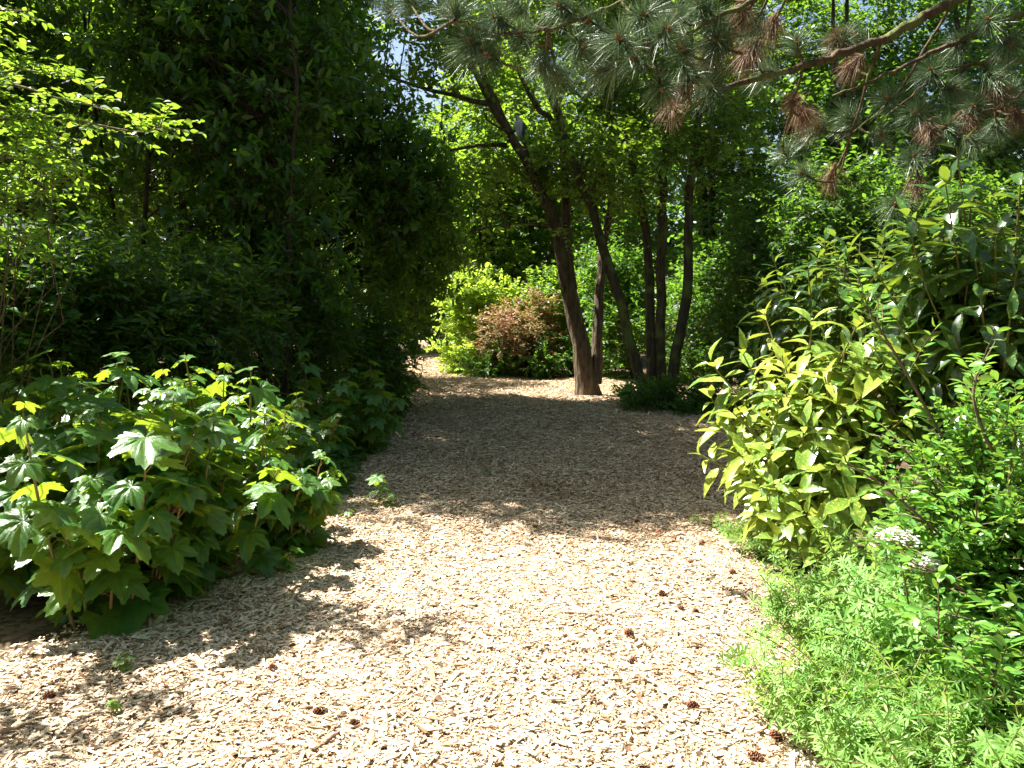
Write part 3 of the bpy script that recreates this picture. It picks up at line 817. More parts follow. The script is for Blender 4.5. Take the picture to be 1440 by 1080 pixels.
shrub('leafy_shrub', 'mid green shrub behind the leaning trunk of the forked tree', (1.5, 19.3, 0), [B(805, 455, 19.2, 45, 70, 0.8), B(780, 420, 19.6, 40, 40, 0.8)], 'fresh', 74, P_(n_clump=150, leaf_len=0.11))
shrub('leafy_shrub', 'dark green shrub between the forked tree and the slender stems', (2.7, 17.6, 0), [B(878, 470, 17.5, 45, 65, 0.8), B(860, 400, 18, 45, 50, 0.8)], 'broad', 75, P_(n_clump=160, leaf_len=0.10))
shrub('leafy_shrub', 'dark leafy bush filling the ground behind the slender stems', (4.0, 16.6, 0), [B(970, 470, 16.5, 60, 75, 0.9), B(1010, 420, 16.8, 50, 70, 0.9)], 'broad', 76, P_(n_clump=190, leaf_len=0.095))
shrub('leafy_shrub', 'dark bush right of the slender stems behind the spotted laurel', (4.6, 12.6, 0), [B(1075, 420, 12.5, 75, 95, 0.9), B(1040, 500, 12.0, 55, 50, 0.7), B(1110, 330, 12.8, 80, 80, 0.9)], 'broad', 77, P_(n_clump=260, leaf_len=0.085))
shrub('leafy_shrub', 'bush with small dark leaves behind the tall laurel and under the pine', (5.6, 10.6, 0), [B(1230, 380, 10.5, 100, 110, 0.9), B(1180, 300, 10.7, 90, 70, 0.9), B(1330, 380, 10.3, 90, 120, 0.9)], 'broad', 78, P_(n_clump=300, leaf_len=0.08))
shrub('weedy_shrub', 'small leafy growth around the base of the slender stems', (2.45, 12.2, 0), [B(945, 560, 12.2, 40, 20, 0.4), B(975, 575, 11.8, 35, 22, 0.4), B(905, 555, 12.0, 22, 14, 0.3)], 'broad', 79, P_(n_clump=60, leaf_len=0.075, twig_len=0.22))
shrub('weedy_shrub', 'pale lit weed low between the forked trunk and the slender stems', (1.95, 12.6, 0), [B(885, 562, 12.7, 18, 8, 0.25)], 'goose', 80, P_(n_clump=14, leaf_len=0.09, twig_len=0.2), cat='weed')

# left understorey
shrub('understorey_shrub', 'dark shaded shrub under the evergreens behind the lobed-leaf thicket', (-3.3, 7.3, 0), [B(190, 440, 7.3, 110, 90, 0.6), B(300, 440, 7.6, 80, 70, 0.6)], 'ever', 81, P_(n_clump=170, leaf_len=0.09, tpl=T_LAN), group='shaded shrubs under the evergreens')
shrub('understorey_shrub', 'dark shaded shrub at the left edge below the sunlit arching sprays', (-4.0, 6.6, 0), [B(30, 450, 6.5, 90, 95, 0.6), B(80, 420, 6.6, 80, 60, 0.6)], 'broad', 82, P_(n_clump=200, leaf_len=0.07), group='shaded shrubs under the evergreens')
shrub('understorey_shrub', 'small-leaved shaded shrub with pale glints in the middle of the dark thicket', (-2.8, 8.2, 0), [B(285, 410, 8.1, 50, 45, 0.4), B(330, 450, 8.2, 60, 60, 0.5)], 'broad', 83, P_(n_clump=110, leaf_len=0.055), group='shaded shrubs under the evergreens')
shrub('understorey_shrub', 'dark drooping shrub at the foot of the evergreens by the path edge', (-2.2, 11.2, 0), [B(500, 480, 11.2, 60, 70, 0.7), B(535, 520, 12.0, 35, 40, 0.6)], 'ever', 84, P_(n_clump=150, leaf_len=0.10, tpl=T_LAN, droop=0.35), group='shaded shrubs under the evergreens')
shrub('understorey_shrub', 'dark bush between the evergreen stems and the lobed-leaf plants', (-2.6, 9.6, 0), [B(410, 470, 9.6, 80, 80, 0.7), B(360, 400, 9.8, 70, 70, 0.6)], 'ever', 85, P_(n_clump=170, leaf_len=0.10, tpl=T_LAN), group='shaded shrubs under the evergreens')

# arching sunlit shrub at the left edge
def sprays(name, label, base, lines, leaf, seed, leaf_len, tpl, cat='shrub', gap=0.03, stem='twig', r0=0.012, blobs=None, par=None, flat=0.9, spread=0.9, side_twig=0.22):
    """A shrub of long shoots given as polylines, with leafy side twigs along each."""
    rg = np.random.default_rng(seed)
    t = thing(name, label, cat, base)
    sm, lm = MB(), MB()
    for P in lines:
        P = [np.array(q, float) for q in P]
        L = np.linalg.norm(np.diff(np.array(P), axis=0), axis=1).sum()
        n = max(10, int(L / 0.06))
        Q_, q_ = smooth_line(P, np.linspace(r0, r0 * 0.22, len(P)), n)
        tubes(sm, Q_, q_, 6)
        st_ = int(n * 0.3)
        pts = Q_[st_:]; tn = nrm(np.gradient(Q_, axis=0))[st_:]
        k = max(3, int(len(pts) * 0.9))
        ii = rg.integers(0, len(pts), k)
        ax = nrm(np.cross(tn[ii], np.array([0.1, 0.1, 1.0])))
        sd = np.where(rg.uniform(0, 1, k) < 0.5, 1, -1)[:, None]
        d = nrm(tn[ii] * 0.6 + ax * sd * 0.8 + np.array([0, 0, 0.25]) + rg.normal(0, 0.3, (k, 3)))
        tl = side_twig * rg.uniform(0.3, 1.2, k)
        TP = np.stack([pts[ii], pts[ii] + d * (tl * 0.5)[:, None], pts[ii] + d * tl[:, None] - np.array([0, 0, 1]) * (0.12 * tl)[:, None]], 1)
        tubes(sm, TP, np.repeat([[0.003, 0.0024, 0.0014]], k, 0), 4)
        for j in range(k):
            m = max(3, int(tl[j] / gap))
            tt = np.linspace(0.1, 1.05, m)
            p = TP[j, 0] + d[j] * (tl[j] * tt)[:, None]
            p[:, 2] -= 0.12 * tl[j] * tt * tt
            a1 = nrm(np.cross(d[j], [0.1, 0.1, 1.0])); 
            sgn = np.where(np.arange(m) % 2 == 0, 1, -1)[:, None]
            X = d[j] * 0.6 + a1 * sgn * spread + rg.normal(0, 0.25, (m, 3))
            N = np.array([0, 0, 1.0]) * flat + rg.normal(0, 0.4, (m, 3))
            place_leaves(lm, tpl, p, X, nrm(N), leaf_len * rg.uniform(0.6, 1.2, m), np.clip(rg.uniform(0, 1, m) * 0.7 + 0.3 * tt, 0, 1), wvar=rg.uniform(0.8, 1.2, m), rng=rg)
    if blobs:
        A = np.concatenate([np.concatenate([np.array(P[0])[None], [[r0]]], 1) for P in lines])
        crown(lm, sm, rg, blobs, A, **par)
    sm.obj('stem', M[stem], t, base)
    lm.obj('foliage', M[leaf], t, base)
    return t

ab = np.array([-3.3, 4.7, 0])
sprays('arching_shrub', 'sunlit arching shrub with small pale leaves on sprays at the left edge', ab,
    [[ab, W(-150, 300, 4.8), W(-60, 130, 4.8), W(20, 100, 4.7), W(105, 110, 4.6)],
     [ab, W(-120, 320, 4.8), W(-40, 190, 4.7), W(60, 165, 4.6), W(190, 185, 4.5), W(225, 178, 4.45)],
     [ab, W(-120, 350, 4.8), W(-30, 230, 4.6), W(50, 195, 4.5), W(100, 235, 4.4)],
     [ab, W(-140, 360, 4.8), W(-60, 290, 4.6), W(20, 280, 4.5), W(78, 262, 4.4)],
     [ab, W(-140, 360, 4.8), W(-60, 250, 4.6), W(0, 225, 4.5), W(60, 222, 4.4)],
     [ab, W(-160, 380, 4.8), W(-80, 330, 4.6), W(0, 330, 4.4), W(50, 350, 4.4)],
     [ab, W(-160, 300, 4.9), W(-100, 80, 4.9), W(-40, 20, 4.8), W(40, 15, 4.7)],
     [ab, W(-140, 300, 4.7), W(-30, 130, 4.5), W(90, 140, 4.35), W(165, 160, 4.25)],
     [ab, W(-140, 330, 4.9), W(-60, 200, 4.9), W(10, 150, 4.8), W(70, 190, 4.7)]],
    'fresh', 90, 0.05, T_OVW, gap=0.02,
    blobs=[(-2.95, 3.62, 2.3, 0.42, 0.2, 0.25, 0.02), B(-130, 300, 5.2, 110, 150, 0.3), B(-60, 90, 5.2, 70, 60, 0.25), B(30, 240, 5.3, 60, 60, 0.25)], par=dict(n_clump=110, n_twig=6, n_leaf=8, twig_len=0.25, leaf_len=0.05, tpl=T_OVW, out=0.5, up=0.2, flat=0.9, droop=0.1, twig_r=0.002))  # first blob is out of view, added to shade the chips at lower left

# ------------------------------------------------------------------ lobed-leaf thicket at the left
def lobed_shrub(base, n_cane, hgt, rad, leaf, seed, label, group, nleaf=11, low=0.10):
    rg = np.random.default_rng(seed)
    base = np.array(base, float)
    t = thing('lobed_leaf_shrub', label, 'shrub', base, group)
    sm, lm = MB(), MB()
    for c in range(n_cane):
        a = rg.uniform(0, 2 * np.pi); rr = rad * math.sqrt(rg.uniform(0, 1))
        s = base + np.array([math.cos(a) * rr * 0.45, math.sin(a) * rr * 0.45, -0.02])
        h = hgt * rg.uniform(0.55, 1.17)
        tip = base + np.array([math.cos(a) * rr, math.sin(a) * rr, h * (1 - 0.18 * (rr / rad) ** 2)])
        mid = s * 0.5 + tip * 0.5 + np.array([rg.normal(0, 0.03), rg.normal(0, 0.03), 0.05])
        Q_, q_ = smooth_line([s, mid, tip], [0.008, 0.007, 0.004], 12)
        tubes(sm, Q_, q_, 6, r=[rg.uniform(0, 1)])
        f = np.linspace(low, 1.0, nleaf) ** 0.85
        f = np.clip(f + rg.normal(0, 0.02, nleaf), 0.08, 1)
        ph0 = rg.uniform(0, 6.28)
        for i, ff in enumerate(f):
            x = ff * 11; i0 = min(int(x), 10); q = Q_[i0] * (1 - (x - i0)) + Q_[i0 + 1] * (x - i0)
            ph = ph0 + i * 2.4 + rg.normal(0, 0.25)
            top = ff > 0.9
            pl = leaf * (0.55 if not top else 0.28) * rg.uniform(0.7, 1.2)
            el = 0.35 + 0.5 * (ff ** 2) + rg.normal(0, 0.12)
            pd = np.array([math.cos(ph) * math.cos(el), math.sin(ph) * math.cos(el), math.sin(el)])
            e = q + pd * pl
            m_ = (q + e) / 2 + np.array([0, 0, 0.12 * pl])
            tubes(sm, np.array([q, m_, e]), np.array([0.0026, 0.0022, 0.0018]), 4, r=[rg.uniform(0.3, 1)])
            dr = rg.uniform(0.15, 0.75) if not top else rg.uniform(0.0, 0.5)
            X = np.array([math.cos(ph), math.sin(ph), -dr])
            N = np.array([0.35 * math.cos(ph), 0.35 * math.sin(ph), 1.0]) + rg.normal(0, 0.22, 3)
            sz = leaf * rg.uniform(0.65, 1.15) * (0.62 if top else 1.0)
            place_leaves(lm, T_PALM[rg.integers(3)], e[None], X[None], nrm(N[None]), np.array([sz]), np.array([np.clip(rg.uniform(0, 0.7) + (0.35 if top else 0), 0, 1)]), rng=rg)
    sm.obj('cane', M['cane'], t, base)
    lm.obj('foliage', M['palm'], t, base)
    return t

G_LS = 'lobed-leaf shrubs left of the path'
lob = []
def LS(px, py, n, h, rad, leaf, seed, label, **k):
    b = G(px, py); lob.append(lobed_shrub((b[0], b[1], 0), n, h, rad, leaf, seed, label, G_LS, **k))
LS(150, 872, 15, 1.0, 0.52, 0.19, 101, 'lobed-leaf shrub at the front, its big lowest leaves hanging over the chips')
LS(10, 830, 13, 1.1, 0.50, 0.185, 102, 'lobed-leaf shrub cut by the left edge of the picture')
LS(285, 822, 15, 1.08, 0.50, 0.18, 103, 'lobed-leaf shrub in the middle of the sunlit thicket, shadow reaching the chips')
LS(120, 775, 14, 1.2, 0.52, 0.17, 104, 'tall lobed-leaf shrub with yellow backlit leaves at its top')
LS(310, 752, 14, 1.24, 0.48, 0.17, 105, 'tallest lobed-leaf shrub, one cane rising above the thicket')
LS(395, 778, 13, 0.82, 0.38, 0.125, 106, 'low lobed-leaf shrub with small leaves at the right end of the sunlit thicket')
LS(-60, 745, 10, 1.15, 0.5, 0.17, 107, 'lobed-leaf shrub mostly hidden at the far left of the thicket')
LS(215, 722, 12, 1.12, 0.5, 0.165, 108, 'lobed-leaf shrub at the back of the sunlit thicket against the dark')
LS(410, 700, 10, 0.75, 0.5, 0.15, 109, 'shaded lobed-leaf shrub just behind the sunlit thicket')
LS(440, 655, 12, 0.95, 0.6, 0.17, 110, 'dark lobed-leaf shrub in full shade beside the low ground cover')
LS(510, 640, 9, 0.85, 0.5, 0.15, 111, 'shaded lobed-leaf shrub nearest the shaded chips')
LS(320, 650, 12, 1.25, 0.6, 0.16, 112, 'dark lobed-leaf shrub under the evergreens behind the tallest cane')
LS(200, 655, 12, 1.35, 0.7, 0.16, 113, 'dark lobed-leaf shrub under the evergreens behind the yellow backlit leaves')
LS(60, 665, 10, 1.3, 0.7, 0.16, 114, 'dark lobed-leaf shrub in deep shade at the left edge')

# seedlings with the same leaf on the path edge
G_SD = 'seedlings sprouting from the chips'
def seedling(px, py, h, leaf, seed, label, n=5):
    b = G(px, py)
    rg = np.random.default_rng(seed)
    t = thing('seedling', label, 'seedling', b, G_SD)
    sm, lm = MB(), MB()
    tip = b + np.array([rg.normal(0, 0.02), rg.normal(0, 0.02), h])
    Q_, q_ = smooth_line([b, (b + tip) / 2 + [0.01, 0, 0], tip], [0.004, 0.003, 0.002], 6)
    tubes(sm, Q_, q_, 5, r=[0.6])
    for i in range(n):
        f = 0.35 + 0.65 * i / max(1, n - 1)
        q = b + (tip - b) * f
        ph = i * 2.4 + seed
        X = np.array([math.cos(ph), math.sin(ph), -0.35]); e = q + X * leaf * 0.35 + np.array([0, 0, 0.02])
        tubes(sm, np.array([q, (q + e) / 2 + [0, 0, 0.008], e]), np.array([0.0015, 0.0013, 0.001]), 4, r=[0.5])
        place_leaves(lm, T_PALM[i % 3], e[None], X[None], nrm(np.array([[0.2 * math.cos(ph), 0.2 * math.sin(ph), 1.0]]) + rg.normal(0, 0.2, (1, 3))), np.array([leaf * rg.uniform(0.7, 1.1)]), np.array([rg.uniform(0.5, 1)]), rng=rg)
    sm.obj('stem', M['cane'], t, b)
    lm.obj('foliage', M['palm'], t, b)
seedling(532, 715, 0.24, 0.10, 1, 'bright sunlit seedling standing alone on the left edge of the chips')
seedling(548, 718, 0.12, 0.07, 2, 'small drooping seedling touching the bright lone seedling')
seedling(403, 812, 0.17, 0.06, 3, 'thin seedling with one upright stem right of the thicket')
seedling(492, 735, 0.08, 0.06, 4, 'low seedling left of the bright lone seedling')
seedling(440, 715, 0.20, 0.08, 5, 'seedling at the shaded corner of the thicket')
seedling(165, 948, 0.06, 0.045, 6, 'seedling under the hanging leaves of the front shrub')
seedling(160, 1005, 0.04, 0.03, 7, 'tiny yellow-green seedling in the sunlit chips at lower left')
seedling(690, 668, 0.06, 0.05, 8, 'tiny seedling in the shaded middle of the path', 3)

# low ground cover
mb = MB(); rg = np.random.default_rng(120)
n = 5200
y = rg.uniform(5.8, 15.5, n)
x = xl(y) + 0.12 - np.abs(rg.normal(0, 0.45, n))
hgt = np.clip(rg.uniform(0.02, 0.26, n) * np.clip((xl(y) + 0.2 - x) / 0.35, 0.15, 1), 0.02, 0.3)
p = np.stack([x, y, relief(x, y) + hgt], 1)
a = rg.uniform(0, 6.28, n)
place_leaves(mb, T_OVW, p, np.stack([np.cos(a), np.sin(a), rg.normal(-0.1, 0.2, n)], 1), nrm(np.stack([rg.normal(0, .3, n), rg.normal(0, .3, n), np.ones(n)], 1)), rg.uniform(0.04, 0.09, n), rg.uniform(0, 1, n), rng=rg)
n = 3500
y = rg.uniform(8.0, 17.5, n)
x = xr(y) - 0.15 + np.abs(rg.normal(0, 0.5, n))
p = np.stack([x, y, relief(x, y) + rg.uniform(0.01, 0.2, n) * np.clip((x - xr(y) + .2) / .4, .1, 1)], 1)
a = rg.uniform(0, 6.28, n)
place_leaves(mb, T_OVW, p, np.stack([np.cos(a), np.sin(a), rg.normal(-0.1, 0.2, n)], 1), nrm(np.stack([rg.normal(0, .3, n), rg.normal(0, .3, n), np.ones(n)], 1)), rg.uniform(0.03, 0.07, n), rg.uniform(0, 1, n), rng=rg)
n = 2600
y = rng.uniform(3.6, 9.0, n)
x = xr(y) - 0.22 + np.abs(rng.normal(0, 0.30, n)) - 0.25 * (rng.uniform(0, 1, n) < 0.06)
p = np.stack([x, y, relief(x, y) + 0.02 + rng.uniform(0.0, 0.12, n) * np.clip((x - xr(y) + .2) / .4, .05, 1)], 1)
a = rng.uniform(0, 6.28, n)
place_leaves(mb, T_OVW, p, np.stack([np.cos(a), np.sin(a), rng.normal(0.1, 0.2, n)], 1), nrm(np.stack([rng.normal(0, .3, n), rng.normal(0, .3, n), np.ones(n)], 1)), rng.uniform(0.02, 0.045, n), rng.uniform(0, 1, n), rng=rng)
gc = mb.obj('ground_cover', M['broad']); gc['kind'] = 'stuff'

# ------------------------------------------------------------------ spotted laurels at the right
def laurel(name, label, base, tips, leaf_len, mat, seed, group, nleaf=11, stem_r=0.02):
    """Each tip: (point, outward direction) ends in a rosette of long leaves with more leaves below it."""
    rg = np.random.default_rng(seed)
    base = np.array(base, float)
    t = thing(name, label, 'shrub', base, group)
    sm, lm = MB(), MB()
    for tip in tips:
        tip = np.array(tip, float)
        s = base + np.array([rg.normal(0, 0.1), rg.normal(0, 0.1), -0.03])
        h = max(0.15, tip[2])
        mid = s + (tip - s) * np.array([0.4, 0.4, 0.6])
        Q_, q_ = smooth_line([s, mid, tip], [stem_r * 0.8, stem_r * 0.5, 0.004], 16)
        tubes(sm, Q_, q_, 6, r=[0.2])
        tn = nrm(np.gradient(Q_, axis=0))
        L = np.linalg.norm(np.diff(Q_, axis=0), axis=1).sum()
        ph0 = rg.uniform(0, 6.28)
        n = nleaf + rg.integers(-2, 3)
        k = np.arange(n)
        back = (k / n) ** 1.35 * min(0.55, 0.5 * L) / L
        pos = []; dr = []
        for b_ in back:
            x = (1 - b_) * 15; i0 = min(int(x), 14)
            pos.append(Q_[i0] * (1 - (x - i0)) + Q_[i0 + 1] * (x - i0)); dr.append(tn[i0])
        pos = np.array(pos); dr = np.array(dr)
        dr = nrm(dr + np.array([0, 0, 0.35]))
        a1 = nrm(np.cross(dr, np.array([0.2, 0.9, 0.3]))); a2 = np.cross(dr, a1)
        ph = ph0 + k * 2.4 + rg.normal(0, 0.2, n)
        side = a1 * np.cos(ph)[:, None] + a2 * np.sin(ph)[:, None]
        opening = np.clip(0.35 + 1.1 * k / n + rg.normal(0, 0.15, n), 0, 1.4)[:, None]
        X = nrm(dr * (1.0 - 0.55 * opening) + side * (0.35 + opening) - np.array([0, 0, 0.95]) * (k / n)[:, None] + rg.normal(0, 0.12, (n, 3)))
        N = nrm(dr * 0.7 - side * 0.25 + np.array([0, 0, 0.7]) + rg.normal(0, 0.22, (n, 3)))
        sz = leaf_len * np.clip(0.55 + 0.8 * k / n, 0.5, 1.1) * rg.uniform(0.65, 1.2, n)
        rb = rg.uniform(0, 0.55)
        place_leaves(lm, T_AUC, pos + X * 0.012, X, N, sz, np.clip(rb + rg.uniform(0, 0.5, n) - 0.15 * k / n, 0, 1), wvar=rg.uniform(0.8, 1.15, n), rng=rg)
    sm.obj('stem', M['cane'], t, base)
    lm.obj('foliage', M[mat], t, base)
    return t

rg = np.random.default_rng(130)
def tips_px(lst, extra, blobs):
    T = [W(*q) for q in lst]
    C, _ = blob_points(rg, blobs, extra, 2.6)
    return T + [c for c in C if c[2] > 0.12]
laurel('spotted_laurel', 'sunlit yellow-speckled laurel bush leaning over the right edge of the chips', (1.95, 5.35, 0),
    tips_px([(1000, 510, 5.3), (1030, 580, 5.0), (1075, 440, 5.6), (1040, 640, 4.9), (1090, 560, 4.9), (1130, 600, 4.6), (1070, 690, 4.7), (1160, 530, 4.7), (1190, 640, 4.4), (1120, 690, 4.5), (1210, 560, 4.5), (1160, 470, 5.0), (1240, 480, 4.7), (1150, 740, 4.4), (1210, 700, 4.2), (1010, 600, 5.2), (1270, 590, 4.4), (1100, 500, 5.2), (1060, 720, 4.7), (1100, 760, 4.55), (1160, 780, 4.3), (1220, 760, 4.2), (985, 640, 5.2), (1000, 560, 5.3)], 85,
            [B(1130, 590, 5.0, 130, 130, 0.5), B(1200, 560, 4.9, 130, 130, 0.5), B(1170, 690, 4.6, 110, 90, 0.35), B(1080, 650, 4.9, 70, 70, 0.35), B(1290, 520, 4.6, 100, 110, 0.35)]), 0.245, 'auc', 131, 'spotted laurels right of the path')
laurel('spotted_laurel', 'tall laurel coloured dark as in shade at the right edge, its top leaves lit against the pine', (2.85, 4.9, 0),
    tips_px([(1345, 205, 4.5), (1330, 260, 4.4), (1435, 260, 4.5), (1280, 330, 4.5), (1400, 330, 4.3), (1230, 380, 4.6), (1300, 400, 4.4), (1380, 420, 4.2), (1260, 450, 4.4), (1340, 470, 4.2), (1420, 450, 4.1), (1430, 380, 4.3)], 85,
            [B(1340, 400, 4.7, 110, 150, 0.5), B(1400, 470, 4.5, 110, 170, 0.5), B(1290, 500, 4.8, 90, 130, 0.4)]), 0.245, 'auc_shaded', 132, 'spotted laurels right of the path')
laurel('spotted_laurel', 'laurel behind the sunlit one, a few pale leaf tips catching light', (2.6, 6.6, 0),
    tips_px([(1090, 370, 6.4), (1160, 340, 6.3), (1190, 350, 6.0), (1120, 420, 6.2), (1060, 430, 6.4), (1210, 410, 5.9)], 50,
            [B(1140, 460, 6.5, 110, 100, 0.5), B(1200, 400, 6.3, 90, 80, 0.5)]), 0.23, 'auc_shaded', 133, 'spotted laurels right of the path')

# glossy small-leaved shrub, near right
gb = np.array([1.95, 3.3, 0])
sprays('glossy_shrub', 'glossy small-leaved shrub at the lower right with thin arching shoots', gb,
    [[gb, W(1420, 800, 3.2), W(1300, 570, 3.2), W(1230, 450, 3.25), W(1185, 380, 3.3)],
     [gb, W(1430, 860, 3.0), W(1330, 760, 2.95), W(1250, 690, 2.9), W(1190, 650, 2.9)],
     [gb, W(1440, 760, 3.0), W(1380, 600, 2.9), W(1370, 540, 2.9), W(1400, 480, 2.9)],
     [gb, W(1430, 900, 2.8), W(1340, 820, 2.7), W(1280, 790, 2.7)],
     [gb, W(1450, 950, 2.7), W(1380, 880, 2.6), W(1310, 860, 2.6)],
     [gb, W(1450, 1000, 2.6), W(1400, 960, 2.5), W(1320, 900, 2.5)],
     [gb, W(1460, 1050, 2.5), W(1430, 990, 2.4), W(1370, 940, 2.4)],
     [gb, W(1460, 800, 2.9), W(1420, 700, 2.8), W(1430, 600, 2.8)],
     [gb, W(1400, 800, 3.1), W(1320, 690, 3.1), W(1270, 630, 3.1)]],
    'gloss', 140, 0.052, T_GL, gap=0.020, r0=0.010, side_twig=0.2,
    blobs=[B(1390, 720, 3.1, 120, 130, 0.35), B(1430, 880, 2.9, 110, 150, 0.3), B(1380, 800, 3.2, 110, 120, 0.35), B(1440, 620, 3.1, 50, 60, 0.25), B(1430, 990, 2.65, 80, 100, 0.22) + (0.03,)],
    par=dict(n_clump=270, n_twig=7, n_leaf=9, twig_len=0.16, leaf_len=0.048, tpl=T_GL, out=0.5, up=0.3, flat=0.5, droop=0.05, twig_r=0.002, spread=0.9))

# goosegrass: weak stems with whorls of narrow leaves
def goosegrass(base, n_stem, h, spread, seed, label, lean=(0, 0), leaf=0.047):
    rg = np.random.default_rng(seed)
    base = np.array(base, float)
    t = thing('goosegrass_plant', label, 'weed', base, 'goosegrass along the right edge')
    sm, lm = MB(), MB()
    for s_ in range(int(n_stem * 1.8)):
        a = rg.uniform(0, 6.28); rr = spread * math.sqrt(rg.uniform(0.02, 1))
        s0 = base + np.array([math.cos(a), math.sin(a), 0]) * rr * 0.5
        hh = h * rg.uniform(0.45, 1.05)
        tip = base + np.array([math.cos(a) * rr * 1.25 + (lean[0] + rg.normal(0, 0.3)) * hh, math.sin(a) * rr * 1.25 + (lean[1] + rg.normal(0, 0.3)) * hh, hh])
        mid = (s0 + tip) / 2 + np.array([rg.normal(0, 0.07), rg.normal(0, 0.07), 0.14 * hh])
        Q_, q_ = smooth_line([s0, mid, tip], [0.0022, 0.0018, 0.0012], 12)
        tubes(sm, Q_, q_, 4, r=[rg.uniform(0, 0.3)])
        L = np.linalg.norm(np.diff(Q_, axis=0), axis=1).sum()
        nw = max(4, int(L / max(0.05, leaf * 0.9)))
        tn = nrm(np.gradient(Q_, axis=0))
        P, X, N, sz = [], [], [], []
        for w_ in range(nw):
            x = (0.12 + 0.88 * w_ / (nw - 1)) * 10.99; i0 = int(x); q = Q_[i0] * (1 - (x - i0)) + Q_[i0 + 1] * (x - i0)
            d = tn[i0]
            a1 = nrm(np.cross(d, [0.3, 0.2, 0.9])); a2 = np.cross(d, a1)
            for j in range(7):
                ph = j * 2 * np.pi / 7 + w_ * 0.5 + rg.normal(0, 0.1)
                sd = a1 * math.cos(ph) + a2 * math.sin(ph)
                P.append(q); X.append(d * 0.35 + sd + rg.normal(0, 0.1, 3)); N.append(d + rg.normal(0, 0.2, 3))
                sz.append(leaf * (1 if w_ < nw - 2 else 0.6) * rg.uniform(0.75, 1.2))
        P, X, N = map(np.array, (P, X, N))
        place_leaves(lm, T_GOOSE, P, X, nrm(N), np.array(sz), rg.uniform(0, 1, len(P)), rng=rg)
    sm.obj('stem', M['cane'], t, base)
    lm.obj('foliage', M['goose'], t, base)
    return t
for px, py, n, h, sp_, sd, lean, lab in (
    (1145, 1015, 28, 0.32, 0.19, 151, (-0.2, 0), 'goosegrass nearest the chips, loose stems leaning out over the path'),
    (1220, 965, 36, 0.48, 0.28, 152, (-0.1, 0), 'dense goosegrass below the white flower heads'),
    (1230, 1080, 34, 0.36, 0.28, 153, (-0.1, 0), 'goosegrass at the bottom edge of the picture'),
    (1175, 905, 26, 0.34, 0.22, 154, (-0.15, 0), 'goosegrass at the foot of the spotted laurel'),
    (1330, 1000, 36, 0.55, 0.28, 155, (-0.1, 0), 'goosegrass growing up through the glossy shrub'),
    (1095, 780, 20, 0.16, 0.28, 156, (-0.2, -0.1), 'low goosegrass creeping from under the laurel onto the chips'),
    (1030, 750, 12, 0.12, 0.22, 157, (-0.1, 0), 'small goosegrass patch at the shadow edge beside the laurel'),
    (1290, 900, 34, 0.52, 0.26, 158, (-0.05, 0), 'tall goosegrass beside the white flower heads'),
    (1340, 1130, 30, 0.42, 0.26, 159, (-0.05, 0), 'goosegrass in the bottom right corner')):
    b = G(px, py)
    goosegrass((b[0], b[1], 0), n, h, sp_, sd, lab, lean, {152: 0.062, 158: 0.075, 155: 0.07}.get(sd, 0.05))

# white flower heads
def flower_head(px, py, d, r, seed, label):
    rg = np.random.default_rng(seed)
    c = W(px, py, d)
    b = np.array([c[0] + 0.1, d + 0.1, 0])
    t = thing('white_flower', label, 'flower', b, 'white flower heads')
    sm, fm = MB(), MB()
    Q_, q_ = smooth_line([b, (b + c) / 2 + [0.03, 0, 0.05], c - np.array([0, 0, 0.03])], [0.006, 0.004, 0.003], 10)
    tubes(sm, Q_, q_, 5, r=[0.2])
    n = 150
    a = rg.uniform(0, 6.28, n); rr = r * np.sqrt(rg.uniform(0, 1, n))
    p = c + np.stack([rr * np.cos(a), rr * np.sin(a), 0.03 * (1 - (rr / r) ** 2) + rg.normal(0, 0.008, n)], 1)
    SP = np.stack([np.repeat((c - np.array([0, 0, 0.03]))[None], n, 0), (p + c) / 2 - np.array([0, 0, 0.012]), p], 1)
    tubes(sm, SP[::3], np.repeat([[0.0012, 0.001, 0.0008]], len(SP[::3]), 0), 3)
    for k in range(5):
        ph = k * 1.2566 + rg.uniform(0, 0.4, n)
        X = np.stack([np.cos(ph), np.sin(ph), np.full(n, 0.15)], 1)
        place_leaves(fm, leaf_diamond(0.8, 0.1), p, X, nrm(np.stack([rg.normal(0, .2, n), rg.normal(0, .2, n), np.ones(n)], 1)), np.full(n, 0.008) * rg.uniform(0.7, 1.3, n), rg.uniform(0, 1, n))
    sm.obj('stem', M['cane'], t, b)
    fm.obj('flower_head', M['white'], t, b)
flower_head(1262, 758, 2.95, 0.075, 161, 'larger white flower head among the leaves at the right')
flower_head(1300, 796, 2.85, 0.05, 162, 'smaller white flower head just right of the larger one')

